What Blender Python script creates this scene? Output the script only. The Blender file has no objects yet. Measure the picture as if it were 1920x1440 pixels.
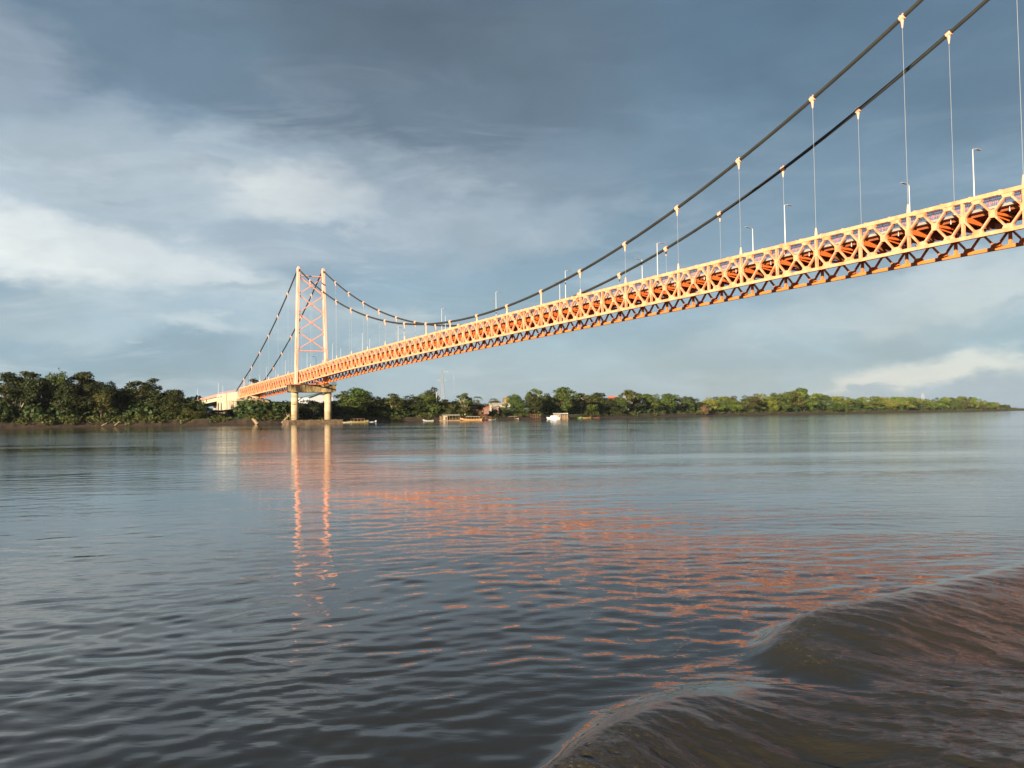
import bpy, math, random
import numpy as np
from mathutils import Vector, Matrix
random.seed(7)
rng = np.random.default_rng(11)
SC = bpy.context.scene
COL = SC.collection
R = math.radians

# ------------------------------------------------------------------ camera
F, PITCH, ROLL, HC = 1640.0, 0.03775, 0.01415, 1.81
cam = bpy.data.cameras.new('camera')
cam.sensor_width = 36.0
cam.lens = F / 1920 * 36
cam.clip_start = 0.1
cam.clip_end = 30000
co = bpy.data.objects.new('camera', cam)
COL.objects.link(co)
fw = Vector((0, math.cos(PITCH), math.sin(PITCH)))
up0 = Vector((0, -math.sin(PITCH), math.cos(PITCH)))
xr = Vector((1, 0, 0)) * math.cos(ROLL) - up0 * math.sin(ROLL)
upc = up0 * math.cos(ROLL) + Vector((1, 0, 0)) * math.sin(ROLL)
m3 = Matrix((xr, upc, -fw)).transposed()
co.matrix_world = Matrix.Translation((0, 0, HC)) @ m3.to_4x4()
SC.camera = co

# ------------------------------------------------------------------ sun and exposure
SUN_AZ = (-0.46, -0.888)
SUN_EL = R(11)
sl = bpy.data.lights.new('sun', 'SUN')
sl.energy = 4.9
sl.angle = R(0.6)
sl.color = (1.0, 0.82, 0.62)
so = bpy.data.objects.new('sun', sl)
COL.objects.link(so)
sdir = Vector((SUN_AZ[0] * math.cos(SUN_EL), SUN_AZ[1] * math.cos(SUN_EL), math.sin(SUN_EL))).normalized()
so.rotation_euler = sdir.to_track_quat('Z', 'Y').to_euler()
so.location = (-40, -80, 40)
EXPO = 1.25
SC.view_settings.view_transform = 'Standard'
SC.view_settings.look = 'None'
SC.view_settings.exposure = EXPO
SC.view_settings.gamma = 1.0
SC.view_settings.use_curve_mapping = False
SC.cycles.max_bounces = 6
SC.cycles.diffuse_bounces = 3
SC.cycles.glossy_bounces = 3
SC.cycles.transmission_bounces = 2
SC.cycles.volume_bounces = 0
SC.cycles.use_denoising = True
SC.cycles.caustics_reflective = False
SC.cycles.caustics_refractive = False


def lin(c, k=1.0):
    return tuple((((v / 255.0) / 12.92) if v <= 10 else (((v / 255.0) + 0.055) / 1.055) ** 2.4) * k for v in c)


# ------------------------------------------------------------------ world: evening storm sky
W = bpy.data.worlds.new('World')
SC.world = W
W.use_nodes = True
nt = W.node_tree
nt.nodes.clear()
N = nt.nodes.new
L = nt.links.new
out = N('ShaderNodeOutputWorld')
bg = N('ShaderNodeBackground')
L(bg.outputs[0], out.inputs[0])
tc = N('ShaderNodeTexCoord')
sep = N('ShaderNodeSeparateXYZ')
L(tc.outputs['Generated'], sep.inputs[0])


def wmath(op, a, b=None, c=None, clamp=False):
    n = N('ShaderNodeMath')
    n.operation = op
    n.use_clamp = clamp
    for i, v in enumerate((a, b, c)):
        if v is None:
            continue
        if isinstance(v, (int, float)):
            n.inputs[i].default_value = v
        else:
            L(v, n.inputs[i])
    return n.outputs[0]


az = wmath('ARCTAN2', sep.outputs[0], sep.outputs[1])
el = wmath('ARCSINE', sep.outputs[2])
cmb = N('ShaderNodeCombineXYZ')
L(az, cmb.inputs[0])
L(el, cmb.inputs[1])
# warp: two octaves of noise in stretched angular space
mp = N('ShaderNodeMapping')
mp.inputs['Scale'].default_value = (3.2, 9.0, 1)
mp.inputs['Rotation'].default_value = (0, 0, R(-5))
L(cmb.outputs[0], mp.inputs[0])
nz = N('ShaderNodeTexNoise')
nz.inputs['Scale'].default_value = 1.0
nz.inputs['Detail'].default_value = 6
nz.inputs['Roughness'].default_value = 0.55
L(mp.outputs[0], nz.inputs[0])
wv = N('ShaderNodeVectorMath')
wv.operation = 'SUBTRACT'
wv.inputs[1].default_value = (0.5, 0.5, 0.5)
L(nz.outputs['Color'], wv.inputs[0])
ws = N('ShaderNodeVectorMath')
ws.operation = 'MULTIPLY'
ws.inputs[1].default_value = (0.13, 0.05, 0)
L(wv.outputs[0], ws.inputs[0])
wa = N('ShaderNodeVectorMath')
wa.operation = 'ADD'
L(cmb.outputs[0], wa.inputs[0])
L(ws.outputs[0], wa.inputs[1])
mpf = N('ShaderNodeMapping')
mpf.inputs['Scale'].default_value = (11, 24, 1)
L(cmb.outputs[0], mpf.inputs[0])
nzf = N('ShaderNodeTexNoise')
nzf.inputs['Scale'].default_value = 1.0
nzf.inputs['Detail'].default_value = 9
nzf.inputs['Roughness'].default_value = 0.62
L(mpf.outputs[0], nzf.inputs[0])
wf1 = N('ShaderNodeVectorMath'); wf1.operation = 'SUBTRACT'
wf1.inputs[1].default_value = (0.5, 0.5, 0.5)
L(nzf.outputs['Color'], wf1.inputs[0])
wf2 = N('ShaderNodeVectorMath'); wf2.operation = 'MULTIPLY'
wf2.inputs[1].default_value = (0.13, 0.075, 0)
L(wf1.outputs[0], wf2.inputs[0])
wa2 = N('ShaderNodeVectorMath'); wa2.operation = 'ADD'
L(wa.outputs[0], wa2.inputs[0]); L(wf2.outputs[0], wa2.inputs[1])
WV = wa2.outputs[0]
KS = 2 ** (-EXPO)


def el_of(py, px=960):
    yh = 781.9 - 0.01415 * (px - 960)
    a = math.atan((px - 960) / F)
    return math.atan((yh - py) / F * math.cos(a))


ramp = N('ShaderNodeValToRGB')
ramp.color_ramp.interpolation = 'B_SPLINE'
# elevation from -0.1 to 1.57 rad
e01 = N('ShaderNodeMapRange')
e01.inputs['From Min'].default_value = -0.1
e01.inputs['From Max'].default_value = 1.57
sepw = N('ShaderNodeSeparateXYZ')
L(WV, sepw.inputs[0])
L(sepw.outputs[1], e01.inputs[0])
L(e01.outputs[0], ramp.inputs[0])
stops = [(-0.1, (146, 170, 190)), (0.0, (150, 175, 194)), (0.06, (134, 164, 186)), (0.16, (132, 156, 176)),
         (0.26, (124, 146, 166)), (0.36, (110, 131, 150)), (0.46, (92, 114, 132)), (0.65, (80, 94, 104)),
         (0.95, (90, 98, 102)), (1.57, (104, 110, 112))]
cr = ramp.color_ramp
while len(cr.elements) < len(stops):
    cr.elements.new(0.5)
for e, (p, c) in zip(cr.elements, stops):
    e.position = (p + 0.1) / 1.67
    e.color = (*lin(c), 1)
cur = ramp.outputs[0]


def mixc(fac, a, b):
    n = N('ShaderNodeMix')
    n.data_type = 'RGBA'
    if isinstance(fac, (int, float)):
        n.inputs[0].default_value = fac
    else:
        L(fac, n.inputs[0])
    for i, v in ((6, a), (7, b)):
        if isinstance(v, tuple):
            n.inputs[i].default_value = (*v[:3], 1)
        else:
            L(v, n.inputs[i])
    return n.outputs[2]


BLOBS = [
    # px, py, rx, ry, rot deg, colour, strength     (size in photo pixels, turned into angles)
    (1560, 120, 900, 420, 0, (76, 104, 127), 0.95),
    (1500, 380, 700, 260, -15, (110, 138, 160), 0.6),
    (840, 110, 600, 280, -8, (82, 98, 111), 0.95),
    (900, 250, 600, 140, -8, (96, 114, 132), 0.75),
    (250, 20, 420, 110, 0, (98, 122, 142), 0.7),
    (0, 110, 200, 150, 20, (152, 168, 184), 0.75),
    (60, 205, 190, 40, 0, (122, 148, 166), 0.7),
    (240, 330, 680, 170, 3, (178, 193, 203), 0.9),
    (250, 420, 520, 90, 4, (166, 184, 198), 0.6),
    (555, 368, 210, 75, 3, (216, 221, 220), 1.0),
    (600, 398, 170, 40, -4, (206, 213, 215), 0.7),
    (50, 462, 330, 100, -12, (236, 240, 238), 1.0),
    (290, 490, 360, 75, -12, (214, 222, 225), 0.95),
    (420, 535, 300, 30, -8, (196, 206, 212), 0.6),
    (840, 365, 380, 110, -2, (150, 163, 175), 0.7),
    (820, 440, 420, 90, 4, (160, 172, 183), 0.6),
    (500, 470, 240, 40, 0, (164, 180, 194), 0.7),
    (120, 590, 420, 90, 6, (164, 187, 203), 0.8),
    (560, 590, 420, 70, -3, (162, 182, 196), 0.6),
    (230, 685, 420, 60, 0, (124, 160, 186), 0.8),
    (355, 606, 85, 22, -10, (184, 198, 207), 0.75),
    (275, 637, 50, 9, -5, (170, 188, 201), 0.6),
    (430, 541, 130, 20, 3, (142, 162, 177), 0.6),
    (225, 354, 90, 10, -14, (152, 168, 180), 0.4),
    (412, 306, 60, 14, -30, (150, 165, 177), 0.4),
    (690, 460, 60, 14, 4, (140, 158, 174), 0.6),
    (720, 600, 190, 34, -16, (170, 185, 196), 0.8),
    (900, 540, 330, 90, -8, (126, 156, 178), 0.75),
    (1120, 380, 160, 330, -35, (106, 138, 160), 0.5),
    (1010, 440, 260, 50, 20, (160, 172, 183), 0.5),
    (1060, 330, 200, 110, 10, (120, 138, 154), 0.5),
    (1000, 690, 500, 90, 0, (148, 174, 193), 0.7),
    (1500, 405, 90, 22, 8, (96, 126, 148), 0.7),
    (1640, 590, 620, 120, 13, (160, 177, 190), 0.95),
    (1860, 525, 340, 80, 10, (182, 193, 199), 0.95),
    (1500, 665, 460, 50, 4, (128, 158, 182), 0.8),
    (1780, 700, 330, 46, 5, (200, 206, 207), 0.98),
    (1660, 722, 200, 16, 3, (200, 206, 207), 0.9),
    (1885, 735, 90, 46, 10, (138, 166, 190), 0.95),
    (1610, 742, 90, 10, 0, (146, 172, 194), 0.8),
    (1890, 560, 60, 16, 20, (148, 166, 180), 0.6),
]
for (px, py, rx, ry, rot, c, st) in BLOBS:
    m = N('ShaderNodeMapping')
    m.vector_type = 'TEXTURE'
    ca = math.cos(math.atan((px - 960) / F))
    m.inputs['Location'].default_value = (math.atan((px - 960) / F), el_of(py, px), 0)
    m.inputs['Rotation'].default_value = (0, 0, R(rot))
    m.inputs['Scale'].default_value = (rx / F * ca * ca, ry / F * ca, 1)
    L(WV, m.inputs[0])
    g = N('ShaderNodeTexGradient')
    g.gradient_type = 'SPHERICAL'
    L(m.outputs[0], g.inputs[0])
    s_ = N('ShaderNodeMapRange')
    s_.interpolation_type = 'SMOOTHSTEP'
    s_.inputs['To Max'].default_value = st
    s_.inputs['From Max'].default_value = 0.75
    L(g.outputs['Fac'], s_.inputs[0])
    gy = sum(c) / 3.0
    cur = mixc(s_.outputs[0], cur, lin(tuple(v * 0.88 + gy * 0.12 for v in c)))
# fine cloud texture
mp2 = N('ShaderNodeMapping')
mp2.inputs['Scale'].default_value = (7, 17, 1)
mp2.inputs['Rotation'].default_value = (0, 0, R(6))
L(WV, mp2.inputs[0])
nz2 = N('ShaderNodeTexNoise')
nz2.inputs['Scale'].default_value = 1.0
nz2.inputs['Detail'].default_value = 7
nz2.inputs['Roughness'].default_value = 0.5
L(mp2.outputs[0], nz2.inputs[0])
mr = N('ShaderNodeMapRange')
mr.inputs['From Min'].default_value = 0.25
mr.inputs['From Max'].default_value = 0.75
mr.inputs['To Min'].default_value = 0.84
mr.inputs['To Max'].default_value = 1.16
L(nz2.outputs[0], mr.inputs[0])
vm = N('ShaderNodeVectorMath')
vm.operation = 'SCALE'
L(cur, vm.inputs[0])
L(mr.outputs[0], vm.inputs['Scale'])
# torn wisps: ridged noise, sheared, adds broken light edges
mp3 = N('ShaderNodeMapping')
mp3.inputs['Scale'].default_value = (5, 22, 1)
mp3.inputs['Rotation'].default_value = (0, 0, R(-10))
L(cmb.outputs[0], mp3.inputs[0])
nz3 = N('ShaderNodeTexNoise')
nz3.inputs['Scale'].default_value = 1.0
nz3.inputs['Detail'].default_value = 10
nz3.inputs['Roughness'].default_value = 0.62
nz3.inputs['Distortion'].default_value = 0.9
L(mp3.outputs[0], nz3.inputs[0])
mr3 = N('ShaderNodeMapRange')
mr3.interpolation_type = 'SMOOTHSTEP'
mr3.inputs['From Min'].default_value = 0.47
mr3.inputs['From Max'].default_value = 0.72
mr3.inputs['To Max'].default_value = 0.42
L(nz3.outputs[0], mr3.inputs[0])
side_ = N('ShaderNodeMapRange')
side_.interpolation_type = 'SMOOTHSTEP'
side_.inputs['From Min'].default_value = 0.35
side_.inputs['From Max'].default_value = -0.25
side_.inputs['To Min'].default_value = 0.3
L(az, side_.inputs[0])
low_ = N('ShaderNodeMapRange')
low_.interpolation_type = 'SMOOTHSTEP'
low_.inputs['From Min'].default_value = 0.42
low_.inputs['From Max'].default_value = 0.2
low_.inputs['To Min'].default_value = 0.1
L(el, low_.inputs[0])
wf = wmath('MULTIPLY', wmath('MULTIPLY', mr3.outputs[0], side_.outputs[0]), low_.outputs[0])
wisp = mixc(wf, vm.outputs[0], lin((206, 216, 221)))
sky = N('ShaderNodeTexSky')
sky.sky_type = 'NISHITA'
sky.sun_disc = False
sky.sun_elevation = SUN_EL
sky.sun_rotation = math.atan2(sdir.x, sdir.y)
sc2 = N('ShaderNodeVectorMath')
sc2.operation = 'SCALE'
sc2.inputs['Scale'].default_value = 0.02
L(sky.outputs[0], sc2.inputs[0])
vk = N('ShaderNodeVectorMath')
vk.operation = 'SCALE'
vk.inputs['Scale'].default_value = KS * 0.90 / 0.1
L(wisp, vk.inputs[0])
ad = N('ShaderNodeVectorMath')
ad.operation = 'ADD'
sc2.inputs['Scale'].default_value = 0.12
L(vk.outputs[0], ad.inputs[0])
L(sc2.outputs[0], ad.inputs[1])
L(ad.outputs[0], bg.inputs['Color'])
bg.inputs['Strength'].default_value = 0.1


# ------------------------------------------------------------------ helpers
def tag(o, label=None, cat=None, group=None, kind=None):
    if label: o['label'] = label
    if cat: o['category'] = cat
    if group: o['group'] = group
    if kind: o['kind'] = kind
    return o


def empty(name, loc, label=None, cat=None, group=None, parent=None):
    o = bpy.data.objects.new(name, None)
    COL.objects.link(o)
    o.empty_display_size = 1
    o.location = loc
    if parent:
        o.parent = parent
        o.location = Vector(loc) - wloc(parent)
    return tag(o, label, cat, group)


def wloc(o):
    v = Vector(o.location)
    while o.parent:
        o = o.parent
        v += Vector(o.location)
    return v


class MB:
    def __init__(s):
        s.v, s.f = [], []

    def add(s, vs, fs):
        b = len(s.v)
        s.v += [tuple(p) for p in vs]
        s.f += [tuple(i + b for i in f) for f in fs]

    def hexa(s, p):   # 8 points, bottom 4 ccw then top 4
        s.add(p, [(0, 3, 2, 1), (4, 5, 6, 7), (0, 1, 5, 4), (1, 2, 6, 5), (2, 3, 7, 6), (3, 0, 4, 7)])

    def box(s, c, size, rz=0.0):
        c = Vector(c)
        x = Vector((math.cos(rz), math.sin(rz), 0)) * size[0] / 2
        y = Vector((-math.sin(rz), math.cos(rz), 0)) * size[1] / 2
        z = Vector((0, 0, size[2] / 2))
        s.hexa([c - x - y - z, c + x - y - z, c + x + y - z, c - x + y - z, c - x - y + z, c + x - y + z, c + x + y + z, c - x + y + z])

    def bar(s, a, b, w, h, side=None):
        a, b = Vector(a), Vector(b)
        d = (b - a)
        if d.length < 1e-6: return
        d.normalize()
        if side is None:
            side = d.cross(Vector((0, 0, 1)))
            if side.length < 1e-3: side = Vector((1, 0, 0))
        side = Vector(side)
        side = (side - d * side.dot(d)).normalized()
        n = side.cross(d).normalized()
        x, z = side * w / 2, n * h / 2
        s.hexa([a - x - z, a + x - z, b + x - z, b - x - z, a - x + z, a + x + z, b + x + z, b - x + z])

    def tube(s, pts, rad, n=8, caps=True, prof=None):
        pts = [Vector(p) for p in pts]
        if not hasattr(rad, '__len__'): rad = [rad] * len(pts)
        ref = Vector((0, 0, 1))
        rings = []
        for i, p in enumerate(pts):
            d = (pts[min(i + 1, len(pts) - 1)] - pts[max(i - 1, 0)]).normalized()
            a = d.cross(ref)
            if a.length < 0.05: a = d.cross(Vector((0, 1, 0)))
            a.normalize()
            b = a.cross(d)
            ring = []
            for k in range(n):
                th = 2 * math.pi * k / n
                q = 1.0 if prof is None else prof[k % len(prof)]
                ring.append(p + (a * math.cos(th) + b * math.sin(th)) * rad[i] * q)
            rings.append(ring)
        vs = [v for r in rings for v in r]
        fs = []
        for i in range(len(pts) - 1):
            for k in range(n):
                k2 = (k + 1) % n
                fs.append((i * n + k, i * n + k2, (i + 1) * n + k2, (i + 1) * n + k))
        if caps:
            fs.append(tuple(range(n))[::-1])
            fs.append(tuple((len(pts) - 1) * n + k for k in range(n)))
        s.add(vs, fs)

    def prism(s, poly, off):   # poly: list of 3d points, extruded by off
        n = len(poly)
        off = Vector(off)
        vs = [Vector(p) for p in poly] + [Vector(p) + off for p in poly]
        fs = [tuple(range(n))[::-1], tuple(range(n, 2 * n))]
        fs += [(i, (i + 1) % n, n + (i + 1) % n, n + i) for i in range(n)]
        s.add(vs, fs)

    def build(s, name, mat, parent=None, label=None, cat=None, group=None, kind=None, origin=None, smooth=False):
        me = bpy.data.meshes.new(name)
        if origin is None:
            origin = wloc(parent) if parent else Vector((0, 0, 0))
        origin = Vector(origin)
        A = np.array(s.v, dtype=float) - np.array(origin)
        me.from_pydata(A.tolist(), [], s.f)
        if smooth:
            me.polygons.foreach_set('use_smooth', [True] * len(me.polygons))
        if mat is not None: me.materials.append(mat)
        me.update()
        o = bpy.data.objects.new(name, me)
        COL.objects.link(o)
        if parent:
            o.parent = parent
            o.location = origin - wloc(parent)
        else:
            o.location = origin
        return tag(o, label, cat, group, kind)


def copy_tree(o, parent=None):
    c = o.copy()
    COL.objects.link(c)
    c.parent = parent
    for ch in [x for x in o.children]:
        copy_tree(ch, c)
    return c


def mat(name, col, rough=0.6, var=0.12, scale=0.6, metal=0.0, bump=0.0, spec=0.4, stain=None, stain_amt=0.0, stain_scale=(1, 1, 1)):
    m = bpy.data.materials.new(name)
    m.use_nodes = True
    t = m.node_tree
    b = t.nodes['Principled BSDF']
    b.inputs['Roughness'].default_value = rough
    b.inputs['Metallic'].default_value = metal
    b.inputs['Specular IOR Level'].default_value = spec
    g = t.nodes.new('ShaderNodeNewGeometry')
    n = t.nodes.new('ShaderNodeTexNoise')
    n.inputs['Scale'].default_value = scale
    n.inputs['Detail'].default_value = 5
    t.links.new(g.outputs['Position'], n.inputs[0])
    r = t.nodes.new('ShaderNodeMapRange')
    r.inputs['From Min'].default_value = 0.3
    r.inputs['From Max'].default_value = 0.7
    r.inputs['To Min'].default_value = 1 - var
    r.inputs['To Max'].default_value = 1 + var
    t.links.new(n.outputs[0], r.inputs[0])
    v = t.nodes.new('ShaderNodeVectorMath')
    v.operation = 'SCALE'
    v.inputs[0].default_value = col
    t.links.new(r.outputs[0], v.inputs['Scale'])
    outc = v.outputs[0]
    if stain:
        mp_ = t.nodes.new('ShaderNodeMapping')
        mp_.inputs['Scale'].default_value = stain_scale
        t.links.new(g.outputs['Position'], mp_.inputs[0])
        n2 = t.nodes.new('ShaderNodeTexNoise')
        n2.inputs['Scale'].default_value = 1.0
        n2.inputs['Detail'].default_value = 6
        t.links.new(mp_.outputs[0], n2.inputs[0])
        r2 = t.nodes.new('ShaderNodeMapRange')
        r2.inputs['From Min'].default_value = 0.5 - stain_amt * 0.25
        r2.inputs['From Max'].default_value = 0.72 - stain_amt * 0.25
        t.links.new(n2.outputs[0], r2.inputs[0])
        mx = t.nodes.new('ShaderNodeMix')
        mx.data_type = 'RGBA'
        t.links.new(r2.outputs[0], mx.inputs[0])
        t.links.new(outc, mx.inputs[6])
        mx.inputs[7].default_value = (*stain, 1)
        outc = mx.outputs[2]
    t.links.new(outc, b.inputs['Base Color'])
    if bump:
        bp = t.nodes.new('ShaderNodeBump')
        bp.inputs['Strength'].default_value = bump
        bp.inputs['Distance'].default_value = 0.2
        t.links.new(n.outputs[0], bp.inputs['Height'])
        t.links.new(bp.outputs[0], b.inputs['Normal'])
    return m


M = dict(
    truss=mat('truss_orange_paint', (0.84, 0.37, 0.20), 0.45, 0.08, 0.8, stain=(0.62, 0.22, 0.09), stain_amt=0.15, stain_scale=(1.2, 1.2, 0.5)),
    chord=mat('chord_orange_paint', (0.84, 0.385, 0.20), 0.45, 0.08, 0.7, stain=(0.64, 0.26, 0.11), stain_amt=0.15, stain_scale=(.8, .8, 0.5)),
    tower=mat('tower_salmon_paint', (0.84, 0.45, 0.34), 0.5, 0.05, 0.5, stain=(0.62, 0.22, 0.11), stain_amt=0.0, stain_scale=(.6, .6, 0.15)),
    brace=mat('brace_orange_paint', (0.78, 0.29, 0.16), 0.5, 0.08, 0.8),
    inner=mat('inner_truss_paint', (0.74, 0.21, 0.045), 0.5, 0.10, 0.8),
    shadebeam=mat('shaded_underside_steel', (0.26, 0.08, 0.028), 0.8, 0.25, 0.8),  # shade under the deck put into the colour of stringers and beam centres
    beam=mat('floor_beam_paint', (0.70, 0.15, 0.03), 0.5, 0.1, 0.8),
    rail=mat('railing_paint', (0.62, 0.25, 0.19), 0.5, 0.08, 1.0),
    deck=mat('deck_concrete', (0.34, 0.30, 0.24), 0.8, 0.15, 0.8),
    asphalt=mat('asphalt', (0.05, 0.05, 0.05), 0.9, 0.15, 2.0),
    cable=mat('cable_sheath', (0.032, 0.032, 0.026), 0.5, 0.2, 0.3),
    hanger=mat('hanger_steel', (0.30, 0.32, 0.31), 0.4, 0.05, 1.0),
    clamp=mat('clamp_paint', (0.82, 0.42, 0.26), 0.5, 0.06, 1.0),
    conc=mat('pier_concrete', (0.48, 0.40, 0.26), 0.85, 0.10, 0.5, stain=(0.36, 0.26, 0.13), stain_amt=0.3, stain_scale=(0.3, 0.3, 0.8)),
    cap=mat('stained_cap_concrete', (0.52, 0.38, 0.17), 0.9, 0.2, 0.7, stain=(0.035, 0.022, 0.012), stain_amt=0.85, stain_scale=(0.30, 0.30, 0.10)),
    slab=mat('muddy_base_concrete', (0.09, 0.06, 0.035), 0.9, 0.3, 0.8, stain=(0.2, 0.14, 0.08), stain_amt=0.2, stain_scale=(1, 1, 2)),
    white=mat('abutment_white', (0.54, 0.49, 0.36), 0.8, 0.08, 0.6, stain=(0.40, 0.30, 0.15), stain_amt=0.2, stain_scale=(0.5, 0.5, 0.2)),
    pole=mat('galvanised_pole', (0.46, 0.47, 0.46), 0.4, 0.05, 1.0),
    lamp=mat('lamp_housing', (0.25, 0.26, 0.27), 0.4, 0.05, 1.0),
    dark=mat('dark_opening', (0.02, 0.018, 0.015), 0.8, 0.1, 1.0),
    wood=mat('weathered_wood', (0.20, 0.13, 0.07), 0.85, 0.3, 1.5),
    palewood=mat('bleached_driftwood', (0.26, 0.19, 0.11), 0.85, 0.2, 1.5),
    tin=mat('tin_roof', (0.36, 0.33, 0.27), 0.6, 0.2, 1.2),
    rust=mat('rusty_red_paint', (0.17, 0.06, 0.03), 0.8, 0.3, 1.0),
    wall=mat('cream_wall', (0.36, 0.30, 0.21), 0.8, 0.1, 0.6),
    pink=mat('pink_wall', (0.17, 0.10, 0.075), 0.8, 0.1, 0.6),
    yellow=mat('yellow_boat_paint', (0.36, 0.20, 0.07), 0.6, 0.15, 1.0),
    ochre=mat('ochre_wall', (0.30, 0.19, 0.06), 0.8, 0.15, 0.6),
    green=mat('green_boat_paint', (0.16, 0.26, 0.06), 0.6, 0.2, 1.0),
    olive=mat('olive_boat_paint', (0.20, 0.17, 0.06), 0.6, 0.2, 1.0),
    boatwhite=mat('white_boat_paint', (0.75, 0.75, 0.72), 0.4, 0.05, 1.0),
    grey=mat('grey_boat_paint', (0.28, 0.28, 0.25), 0.6, 0.1, 1.0),
    blue=mat('blue_boat_paint', (0.03, 0.07, 0.16), 0.6, 0.1, 1.0),
    bluegreen=mat('pale_blue_roof', (0.24, 0.33, 0.36), 0.5, 0.12, 1.0),
    pylon=mat('pylon_steel', (0.24, 0.25, 0.25), 0.6, 0.1, 1.0),
    redroof=mat('red_roof', (0.42, 0.12, 0.08), 0.7, 0.1, 1.0),
    bark=mat('dark_bark', (0.09, 0.065, 0.04), 0.9, 0.3, 1.0),
    palebark=mat('pale_bark', (0.42, 0.37, 0.27), 0.85, 0.2, 1.0),
)

# ------------------------------------------------------------------ shoreline and terrain
SH_PX = np.array([-1500, -700, -300, 0, 200, 480, 560, 640, 700, 850, 1000, 1060, 1200, 1300, 1500, 1700, 1880, 1930, 2000], float)
SH_D = np.array([260, 330, 345, 362, 385, 412, 425, 455, 505, 540, 600, 640, 740, 830, 1010, 1250, 1650, 2100, 3200], float)
fine = np.linspace(-1500, 1995, 900)
fd = np.interp(fine, SH_PX, SH_D)
k = np.ones(9) / 9
fd2 = np.convolve(np.pad(fd, 4, mode='edge'), k, 'valid')
SX, SY = (fine - 960) / F * fd2, fd2
TX, TY = np.gradient(SX), np.gradient(SY)
ln = np.hypot(TX, TY)
NX, NY = -TY / ln, TX / ln
cum = np.r_[0, np.cumsum(np.hypot(np.diff(SX), np.diff(SY)))]


def _h2(ix, iy, seed):
    n = (ix.astype(np.int64) * 374761393 + iy.astype(np.int64) * 668265263 + seed * 1442695041) & 0x7fffffff
    n = ((n ^ (n >> 13)) * 1274126177) & 0x7fffffff
    return ((n ^ (n >> 16)) & 0xffff) / 65535.0


def vnoise(x, y, seed=0):
    x = np.asarray(x, float); y = np.asarray(y, float)
    ix, iy = np.floor(x), np.floor(y)
    fx, fy = x - ix, y - iy
    fx, fy = fx * fx * (3 - 2 * fx), fy * fy * (3 - 2 * fy)
    a, b = _h2(ix, iy, seed), _h2(ix + 1, iy, seed)
    c, d = _h2(ix, iy + 1, seed), _h2(ix + 1, iy + 1, seed)
    return (a * (1 - fx) + b * fx) * (1 - fy) + (c * (1 - fx) + d * fx) * fy


def fbm(x, y, seed=0, o=4):
    s = 0; a = 0.5
    for i in range(o):
        s = s + a * vnoise(x * 2 ** i, y * 2 ** i, seed + i); a *= 0.5
    return s / (1 - 0.5 ** o)


def place(s, v):
    """plan position at shore index s (float), v metres inland"""
    x = np.interp(s, np.arange(900), SX); y = np.interp(s, np.arange(900), SY)
    nx = np.interp(s, np.arange(900), NX); ny = np.interp(s, np.arange(900), NY)
    a = np.minimum(v, 60.0); b = np.maximum(v - 60.0, 0.0)
    return x + nx * a - 0.22 * b, y + ny * a + 0.975 * b


BT = np.interp(fine, [-1500, 300, 480, 620, 700, 850, 1000, 1100, 1300, 2000], [3.2, 3.2, 3.4, 2.2, 2.6, 3.2, 3.4, 3.6, 3.4, 3.4])


def gz(s, v):
    s = np.asarray(s, float); v = np.asarray(v, float)
    c = np.interp(s, np.arange(900), cum)
    bt = np.interp(s, np.arange(900), BT)
    wob = (fbm(c / 14.0, v * 0 + 3.3, 5) - 0.5)
    edge = 3.0 + 6.0 * (fbm(c / 22.0, v * 0 + 1.3, 9))
    vv = v + wob * 3
    up = np.clip(vv / edge, 0, 1)
    z = np.where(vv < 0, vv * 0.25, bt * (0.35 * up + 0.65 * up ** 2.2) * (0.85 + 0.5 * wob))
    z = z + np.where(vv > 0, (fbm(c / 3.0, v / 2.5, 21) - 0.5) * 0.9 * np.clip(vv / 2, 0, 1), 0)
    z = z + 3.2 * np.clip((v - 12) / 35, 0, 1) + 1.5 * np.clip((v - 60) / 400, 0, 1)
    return z


def find_s(px, v):
    ss = np.arange(0, 899, 0.5)
    x, y = place(ss, np.full_like(ss, v))
    p = 960 + F * x / y
    return float(ss[np.argmin(np.abs(p - px))])


vs_ = np.r_[-12, -6, -3, -1.5, -0.5, np.arange(0.3, 14, 0.8), np.array([16, 20, 26, 34, 44, 60, 90, 150, 300, 700, 2000, 6000])]
ss_ = np.arange(0, 899, 0.5)
SS, VV = np.meshgrid(ss_, vs_, indexing='ij')
gx, gy = place(SS, VV)
gzv = gz(SS, VV)
V3 = np.stack([gx, gy, gzv], -1).reshape(-1, 3)
a, b = SS.shape


def grid_faces(a, b):
    i = np.arange(a - 1)[:, None] * b + np.arange(b - 1)[None, :]
    return np.stack([i, i + b, i + b + 1, i + 1], -1).reshape(-1, 4)


def np_mesh(name, V, Fq, mat_, smooth=True, parent=None, kind=None, label=None):
    me = bpy.data.meshes.new(name)
    V = np.asarray(V, np.float32); Fq = np.asarray(Fq, np.int32)
    me.vertices.add(len(V)); me.vertices.foreach_set('co', V.ravel())
    me.loops.add(Fq.size); me.loops.foreach_set('vertex_index', Fq.ravel())
    me.polygons.add(len(Fq))
    me.polygons.foreach_set('loop_start', np.arange(0, Fq.size, Fq.shape[1], dtype=np.int32))
    me.polygons.foreach_set('loop_total', np.full(len(Fq), Fq.shape[1], np.int32))
    me.polygons.foreach_set('use_smooth', np.full(len(Fq), smooth))
    me.update(calc_edges=True)
    if mat_ is not None: me.materials.append(mat_)
    if name is None: return me
    o = bpy.data.objects.new(name, me)
    COL.objects.link(o)
    if kind: o['kind'] = kind
    if label: o['label'] = label
    return o


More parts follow.
